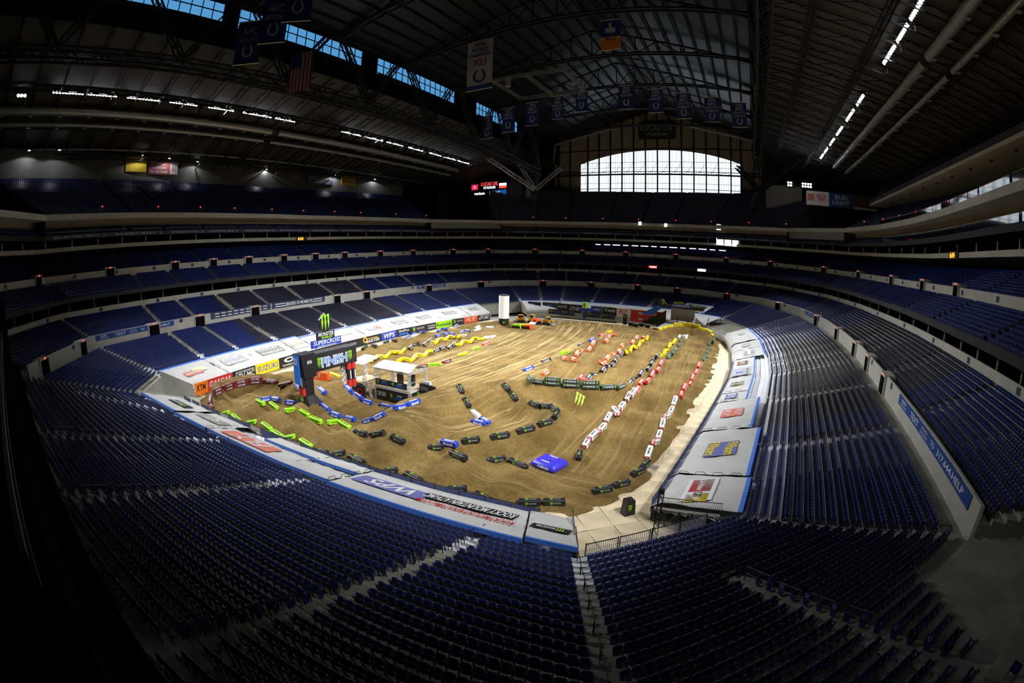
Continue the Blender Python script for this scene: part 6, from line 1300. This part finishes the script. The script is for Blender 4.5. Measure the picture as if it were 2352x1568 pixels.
# hanging lighting truss
t = empty('hanging_truss', (-51.5, 111, 68)); tag(t, 'pale rectangular truss frame hanging under the roof with a middle bar', 'truss')
for p, q in (((-9.8, -8.4), (9.8, -8.4)), ((-9.8, 8.4), (9.8, 8.4)), ((-9.8, -8.4), (-9.8, 8.4)), ((9.8, -8.4), (9.8, 8.4)), ((0, -8.4), (0, 8.4))):
    b = MB(); lattice(b, (*p, 0), (*q, 0), .7, .7, 18, .05, .09); b.build('truss_bar', M['duct'], t)
for x, y in ((-9.8, -8.4), (9.8, -8.4), (-9.8, 8.4), (9.8, 8.4)): MB().tube((x, y, .4), (x*.9, y, 14), .04, 5).build('hanging_cable', M['rail'], t)
for x, y in ((-8, -3), (9, 2)): MB().box((x, y, 1.0), (1.0, 1.4, 2.4)).build('speaker_array', M['steel'], t)
# name sign over the great window
t = empty('gable_sign', (-39, 210.6, 76.6)); tag(t, 'dark board with dim raised stadium lettering above the great window', 'sign'); MB().box((0, 0, 4), (17, .6, 8)).build('board', M['sign_dark'], t)
text('LUCAS OIL', M['sign_letters'], t, frame_m(Vector((0, -.4, 5.4)), (1, 0, 0), (0, 0, 1)), 15.4, 2.7, .2); text('STADIUM', M['sign_letters'], t, frame_m(Vector((0, -.4, 2.2)), (1, 0, 0), (0, 0, 1)), 9.6, 1.7)
for s in (-1, 1):
    t = empty('gable_duct', (AX+s*14, 206, 82)); tag(t, 'pale round duct sloping down the %s side of the north gable' % ('west' if s < 0 else 'east'), 'duct'); inv = T(-(AX+s*14), -206, -82)
    MB().tube((AX+s*12, 206, 82.5), (AX+s*46, 206, 75.0), .6, 10).build('duct_run', M['duct'], t, inv); MB().tube((AX+s*46, 206, 75.0), (AX+s*47.5, 206, 66), .6, 10).build('down_pipe', M['duct'], t, inv)
# video board in the north-west corner
t = empty('video_board', (-116, 189, 35.5)); tag(t, 'large dark video board with a small lit strip of logos at its top', 'screen')
MB().box((0, .6, 11), (39.5, 1, 22)).build('screen', M['screen'], t)
Fv = lambda x, z: frame_m(Vector((x+116, -.05, z-35.5)), (1, 0, 0), (0, 0, 1))
text('LUCAS OIL', M['led_red'], t, Fv(-113.2, 54.6), 9.4, 1.7, .2); text('STADIUM', M['white_led'], t, Fv(-113.2, 52.8), 6.4, 1.2)
link('logo_panel', panel('led_pink', 3.6, 2.6), t, Fv(-121.3, 53.4)); text('A', M['amber_led'], t, Fv(-121.3, 53.5) @ T(0, 0, .05), 1.4, 1.5)
link('logo_panel', panel('white_led', 3.8, 1.2), t, Fv(-106.0, 53.9)); link('logo_panel', panel('led_red', 3.8, 1.1), t, Fv(-106.0, 52.7)); text('verizon', M['white_led'], t, Fv(-118.6, 50.2), 5.8, 1.3); link('logo_panel', panel('led_blue', 9, 2.5), t, Fv(-108.6, 50.1)); text('BUD LIGHT', M['white_led'], t, Fv(-110.2, 50.3) @ T(0, 0, .05), 5.4, .8)
# signs behind the north-east and west upper decks
for x0, x1, bg, lb, its in ((22.3, 30.4, 'pale', 'white tyre-shop sign with red letters in the north-east corner', [('BELLE', 'red', .16, .2, .42, .2), ('TIRE', 'red', .16, -.05, .36, .2), ('r', 'pink', -.3, .05, .3, .5)]), (30.5, 39.3, 'budblue', 'blue sign with white beer lettering in the north-east corner', [('BUD', 'white', 0, .2, .5, .3), ('LIGHT', 'white', 0, -.16, .72, .3)]), (39.4, 48.2, 'photo', 'brown photo sign with white strip in the north-east corner', [('r', 'white', 0, -.42, 1, .16)])):
    hang('corner_sign', x0, x1, 165, 43.6, 48.4, bg, lb, 'sign', its, poles=False)
def wsign(x, y0, y1, z0, z1, m, label, items):
    t = empty('upper_deck_sign', (x, (y0+y1)/2, z0)); tag(t, label, 'sign'); w, h = y1-y0, z1-z0; MB().box((0, 0, h/2), (.15, w, h)).build('board', M[m], t)
    for it in items:
        F = frame_m(Vector((.1, it[2]*w, h/2+it[3]*h)), (0, 1, 0), (0, 0, 1))
        shoe(M[it[1]], t, F, it[4]*w, it[5]*h) if it[0] == 's' else (link('printed_panel', panel(it[1], round(it[4]*w, 2), round(it[5]*h, 2)), t, F) if it[0] == 'r' else text(it[0], M[it[1]], t, F @ T(0, 0, .03), it[4]*w, it[5]*h))
def wallx(y): return float(np.interp(y, [off(v, DU)[1] for v in (16, 15, 14, 13, 12, 11)], [off(v, DU)[0] for v in (16, 15, 14, 13, 12, 11)]))+.8
wsign(wallx(39), 36, 42.6, 48.6, 52.8, 'yellowsign', 'yellow sign with black tool-maker lettering over the west upper deck', [('STANLEY', 'black', 0, .25, .9, .25)])
wsign(wallx(48), 43.8, 53.4, 48.2, 52.2, 'redsign', 'dark red hospital sign with pale square over the west upper deck', [('r', 'bronze', .36, 0, .26, .94), ('IU', 'redsign', .36, 0, .14, .5), ('IU Health', 'bronze', -.2, .28, .4, .2), ('healthcare', 'bronze', -.16, 0, .5, .2), ('for the better.', 'bronze', -.14, -.3, .6, .2)])
wsign(wallx(112), 105.6, 118, 48.8, 51.8, 'navysign', 'navy sign with white loyalty lettering over the west upper deck', [('COLTS LOYALTY', 'bronze', .06, .2, .8, .4), ('COLTS.COM/LOYALTY', 'bronze', .06, -.3, .6, .2), ('s', 'bronze', -.42, .2, .1, .4)])
wsign(wallx(125), 121, 128.6, 49.0, 52.6, 'yellowsign', 'yellow sign with black power-tool lettering over the west upper deck', [('DeWALT', 'black', 0, 0, .9, .4)])
# lettering strips on the walls
t = empty('lettered_strip', (0, 0, 0)); 
def fstrip(f, t0, t1, d, z, h, bg, label, items, cat='sign'):
    p, q = Vector(fpt(f, t0, d, z)), Vector(fpt(f, t1, d, z)); o = (p+q)/2; X = (p-q).normalized(); L = (p-q).length; e = empty('lettered_strip', o); tag(e, label, cat); mw = frame_m(Vector((0, 0, 0)), X, (0, 0, 1)); MB().box((0, 0, 0), (L, h, .06)).build('strip', M[bg], e, mw)
    for it in items:
        F = mw @ T(it[2]*L, it[3]*h, .05)
        shoe(M[it[1]], e, F, it[4], it[5]) if it[0] == 's' else (link('printed_panel', panel(it[1], round(it[4]*L, 2), round(it[5]*h, 2)), e, F) if it[0] == 'r' else text(it[0], M[it[1]], e, F, it[4]*L, it[5]*h))
bpy.data.objects.remove(t)
bars = lambda s: [('r', 'pale', s*k, v, w, .16) for k, v, w in ((.34, .2, .2), (.36, -.2, .16), (.25, .2, .06), (.25, -.2, .06))]
fstrip(13, .22, 1.0, DM-.08, ZM+1.9, 1.5, 'navysign', 'dark strip reading makers of moments above the charcoal west seats', [('MAKERS OF MOMENTS', 'pale', 0, 0, .48, .56)]+bars(1)+bars(-1))
fstrip(14, .02, .84, DM-.08, ZM+1.9, 1.5, 'navysign', 'dark strip with pale dashes left of the makers of moments lettering', [('r', 'pale', .1*k-.4, v, .07, .15) for k in range(9) for v in (.22, -.22)])
TX = [('NEED', 'pale', -.4, .2, .08, .3), ('ASSISTANCE', 'pale', -.4, -.2, .11, .2), ('TEXT', 'pale', -.2, 0, .13, .56), ('ISSUE &', 'pale', -.04, .2, .08, .22), ('LOCATION', 'pale', -.04, -.2, .1, .22), ('TO', 'pale', .08, 0, .05, .45), ('317.644.HELP', 'pale', .29, 0, .3, .5)]
fstrip(15, .25, .98, DM-.08, ZM+1.95, 1.0, 'budblue', 'blue text-for-help strip on the south part of the west wall', TX)
fstrip(0, .04, .66, DM-.08, ZM+1.95, 1.0, 'budblue', 'blue text-for-help strip on the near end of the east wall', TX)
fstrip(11, .1, .6, DM-.08, ZM+1.95, 1.0, 'budblue', 'blue text-for-help strip at the north end of the west wall', TX)
fstrip(4, .2, .8, DM-.08, ZM+1.95, 1.0, 'budblue', 'blue text-for-help strip at the north end of the east wall', TX)
RING = {15: ['ROBERT IRSAY', 'BILL BROOKS 1986-92'], 14: ['CHRIS HINTON 1983-89', 'TED MARCHIBRODA 1975-79 92-95'], 13: ['JIM HARBAUGH 1994-97', 'COLTS NATION'], 12: ['TONY DUNGY 2002-08', 'MARVIN HARRISON 1996-08'], 11: ['EDGERRIN JAMES 1999-05', 'ERIC DICKERSON 1987-91'], 9: ['MARSHALL FAULK 1994-98'], 8: ['DWIGHT FREENEY 2002-12'], 7: ['PEYTON MANNING 1998-11'], 6: ['JEFF SATURDAY 1999-11']}
for f, names in RING.items():
    its = []
    for i, s in enumerate(reversed(names)):
        u = (i+.5)/len(names)-.5; its += [(s, 'bronze', u, 0, .36 if len(names) == 2 else .6, .5), ('s', 'bronze', u+.45/len(names), 0, .7, .7)]
    fstrip(f, .01, .99, 37.55, 29.75, .95, 'navysign', 'dark ribbon strip of honour names starting %s on the %s side' % (names[0].split()[0].lower()+' '+names[0].split()[1].lower(), 'west' if f > 10 else 'north'), its)
for (f, t_, side) in ((13, .0, 'west'), (2, .2, 'east')):
    p = Vector(fpt(f, t_, 40.9, 27.4)); e = empty('game_clock', p); tag(e, 'small black clock with amber digits on the %s suite fascia' % side, 'clock'); X = Vector((0, 1, 0)) if f == 13 else Vector((0, -1, 0)); mw = frame_m(Vector((0, 0, 0)), X, (0, 0, 1))
    MB().box((0, 0, .05), (4.2, 1.3, .2)).build('case', M['black'], e, mw); text('6:04', M['amber_led'], e, mw @ T(-.5, 0, .2), 2.2, 1.0)
for f, t_, m_, s, lb in ((7, .75, 'led_red', 'T-MOBILE', 'small lit red strip on the north club front'), (7, .05, 'white_led', ' ', 'small lit white panel on the north club front')):
    p = Vector(fpt(f, t_, DC-.1, 17.1)); e = empty('led_panel', p); tag(e, lb, 'screen'); MB().box((0, 0, 0), (3.4, .1, .9)).build('panel', M[m_], e)
    if s != ' ': text(s, M['white_led'], e, frame_m(Vector((0, -.1, 0)), (1, 0, 0), (0, 0, 1)), 2.6, .5)
# daylight panes behind the north suites
nw = 9
for x0, x1, z0, z1 in ((-10.2, -7.4, 28.3, 31.0), (-7.0, -4.4, 28.2, 30.9), (-4.0, -1.6, 28.1, 30.8), (-10.3, -8.6, 34.0, 36.2), (-31, -29.9, 34.2, 35.6), (-41.5, -40.3, 34.6, 36.0)):
    nw += 1; w = empty('window_%d' % nw, ((x0+x1)/2, 184.0, z0)); tag(w, kind='structure'); MB().box((0, 0, (z1-z0)/2), (x1-x0, .1, z1-z0)).build('pane', M['white_led'], w); MB().box((0, -.06, (z1-z0)/2), (.08, .1, z1-z0)).build('mullion', M['roofsteel'], w)
for i in range(14):
    x = -60+i*4.0; nw += 1; w = empty('window_%d' % nw, (x, 189.5, 26.2)); tag(w, kind='structure'); MB().box((0, 0, .2), (2.2+(i % 3)*.5, .1, .32)).build('pane', M['white_led'], w)
# press level on the east side: pale soffit, dark glazing, warm rooms
t = empty('press_level', (46, 95, 43.5)); tag(t, 'overhanging press level with pale soffit and warm lit rooms on the east side', 'press box'); inv = T(-46, -95, -43.5)
MB().box((52, 88, 44.3), (18, 136, .8)).build('soffit_slab', M['conc_light'], t, inv); MB().box((43.1, 88, 45.2), (.3, 136, 1.2)).build('fascia', M['conc_dark'], t, inv); MB().box((54, 88, 48.0), (12, 136, 4.5)).build('rear_wall', M['blackwall'], t, inv)
for i, y in enumerate(np.arange(24, 150, 9.0)):
    MB().tube((46, y, 43.88), (46, y, 43.7), .35, 10).build('downlight', M['rubber'], t, inv)
for y, h in ((66, 2.4), (71, 2.2), (112, 1.6), (119, 1.4), (150, 1.6)): MB().box((47.9, y, 47.2), (.1, 3.2, h)).build('warm_room', M['warm'], t, inv)
for y in np.arange(22, 156, 4.5): MB().box((47.8, y, 47.4), (.15, .15, 3.2)).build('window_post', M['roofsteel'], t, inv)
for z in (46.4, 46.9): MB().tube((43.1, 22, z), (43.1, 155, z), .04, 5).build('guard_rail', M['rail'], t, inv)
# glass balustrades along the east terrace and upper deck, which mirror the great window
gm = glass('mirror_balustrade_glass', (.5, .6, .62), .55)
k = 0
for f in (0, 1, 2, 3):
    for d, z, h in ((37.75, 30.25, 1.1), (36.55, 34.4, 1.0)):
        for i in range(4):
            a, c = Vector(fpt(f, i/4+.01, d, z)), Vector(fpt(f, (i+1)/4-.01, d, z)); k += 1; o = (a+c)/2; e = empty('glass_balustrade', o); tag(e, '%s glass balustrade panel of the %s on the east side from the south' % (ordn(f*4+i+1), 'terrace' if z < 32 else 'upper deck front'), 'balustrade', 'east glass balustrades')
            X = (c-a).normalized(); L = (c-a).length; mw = frame_m(Vector((0, 0, h/2)), X, (0, 0, 1)); MB().quad((-L/2, -h/2, 0), (L/2, -h/2, 0), (L/2, h/2, 0), (-L/2, h/2, 0)).build('pane', gm, e, mw); MB().bar((-L/2, h/2, 0), (L/2, h/2, 0), .05).build('cap_rail', M['steel'], e, mw)
# club rail just left of the camera
t = empty('club_balustrade', (-1.2, -.12, 20.6)); tag(t, 'dark glass balustrade with metal cap close to the camera at the edge', 'balustrade')
MB().box((-3, -.02, .2), (6, .02, .9)).build('pane', M['darkglass'], t); MB().box((-3, 0, .79), (6, .02, .022)).build('cap_rail', M['rail'], t); MB().box((-3, 0, .70), (6, .02, .012)).build('lower_rail', M['rail'], t)
# loose folding chairs on the corner walkway
cm_ = MB().box((0, 0, .45), (.42, .42, .04)).box((0, .2, .75), (.42, .04, .34)); chair_seat = cm_.mesh('seat', M['navy'])
lg = MB(); [lg.bar((sx*.18, -.2, 0), (sx*.2, .22, .9), .03).bar((sx*.18, .22, 0), (sx*.2, -.16, .46), .03) for sx in (-1, 1)]; chair_leg = lg.mesh('folding_frame', M['rail'])
n_ = NRM[20]; tv = np.array([n_[1], -n_[0]])*-1
for k in range(9):
    p = _p+n_*(30.0+.5*(k % 2))+tv*(-3+k*1.9); z = Z0+35*RS; e = empty('folding_chair', (p[0], p[1], z), k*1.1); tag(e, '%s loose navy folding chair from the bottom along the corner walkway' % ordn(k+1), 'chair', 'loose folding chairs on the corner walkway'); link('seat', chair_seat, e); link('folding_frame', chair_leg, e)
# row-end panels with the horseshoe beside the stairs
pm_ = MB().add([(s_*.02, y_, z_) for s_ in (-1, 1) for y_, z_ in ((-.18, 0), (.02, 0), (.16, .30), (.22, .62), (.12, .82), (-.24, .88), (-.28, .5))], [(6, 5, 4, 3, 2, 1, 0), (7, 8, 9, 10, 11, 12, 13)]+[(i, (i+1) % 7, (i+1) % 7+7, i+7) for i in range(7)]).mesh('row_end_panel', M['navy'])
def row_end(x, y, h, s, label, group):
    o = link('row_end_panel', pm_, None, T(x, y, terr(x, y)) @ RZ(h)); tag(o, label, 'panel', group); shoe(M['bronze'], o, frame_m(Vector((s*.03, 0, .62)), (0, s, 0), (0, 0, 1)), .2, .24)
hS = math.atan2(-NRM[19][1], -NRM[19][0])-math.pi/2
for r in range(14, 33):
    yy = float(off(19, 0)[1]*(1-.88)+off(20, 0)[1]*.88)-r*TR-.3+.0
    if yy > 1.3: row_end(-14.48, yy, hS, 1, '%s row-end panel uphill along the stairs left of the central block' % ordn(r-13), 'row-end panels left of the central block')
hC = math.atan2(-NRM[20][1], -NRM[20][0])-math.pi/2
for r in range(19, 33):
    p = _p+NRM[20]*(r*TR+.3)+np.array([-NRM[20][1], NRM[20][0]])*.68; row_end(p[0], p[1], hC, -1, '%s row-end panel uphill along the mid stairs of the corner block' % ordn(r-18), 'row-end panels in the corner block')
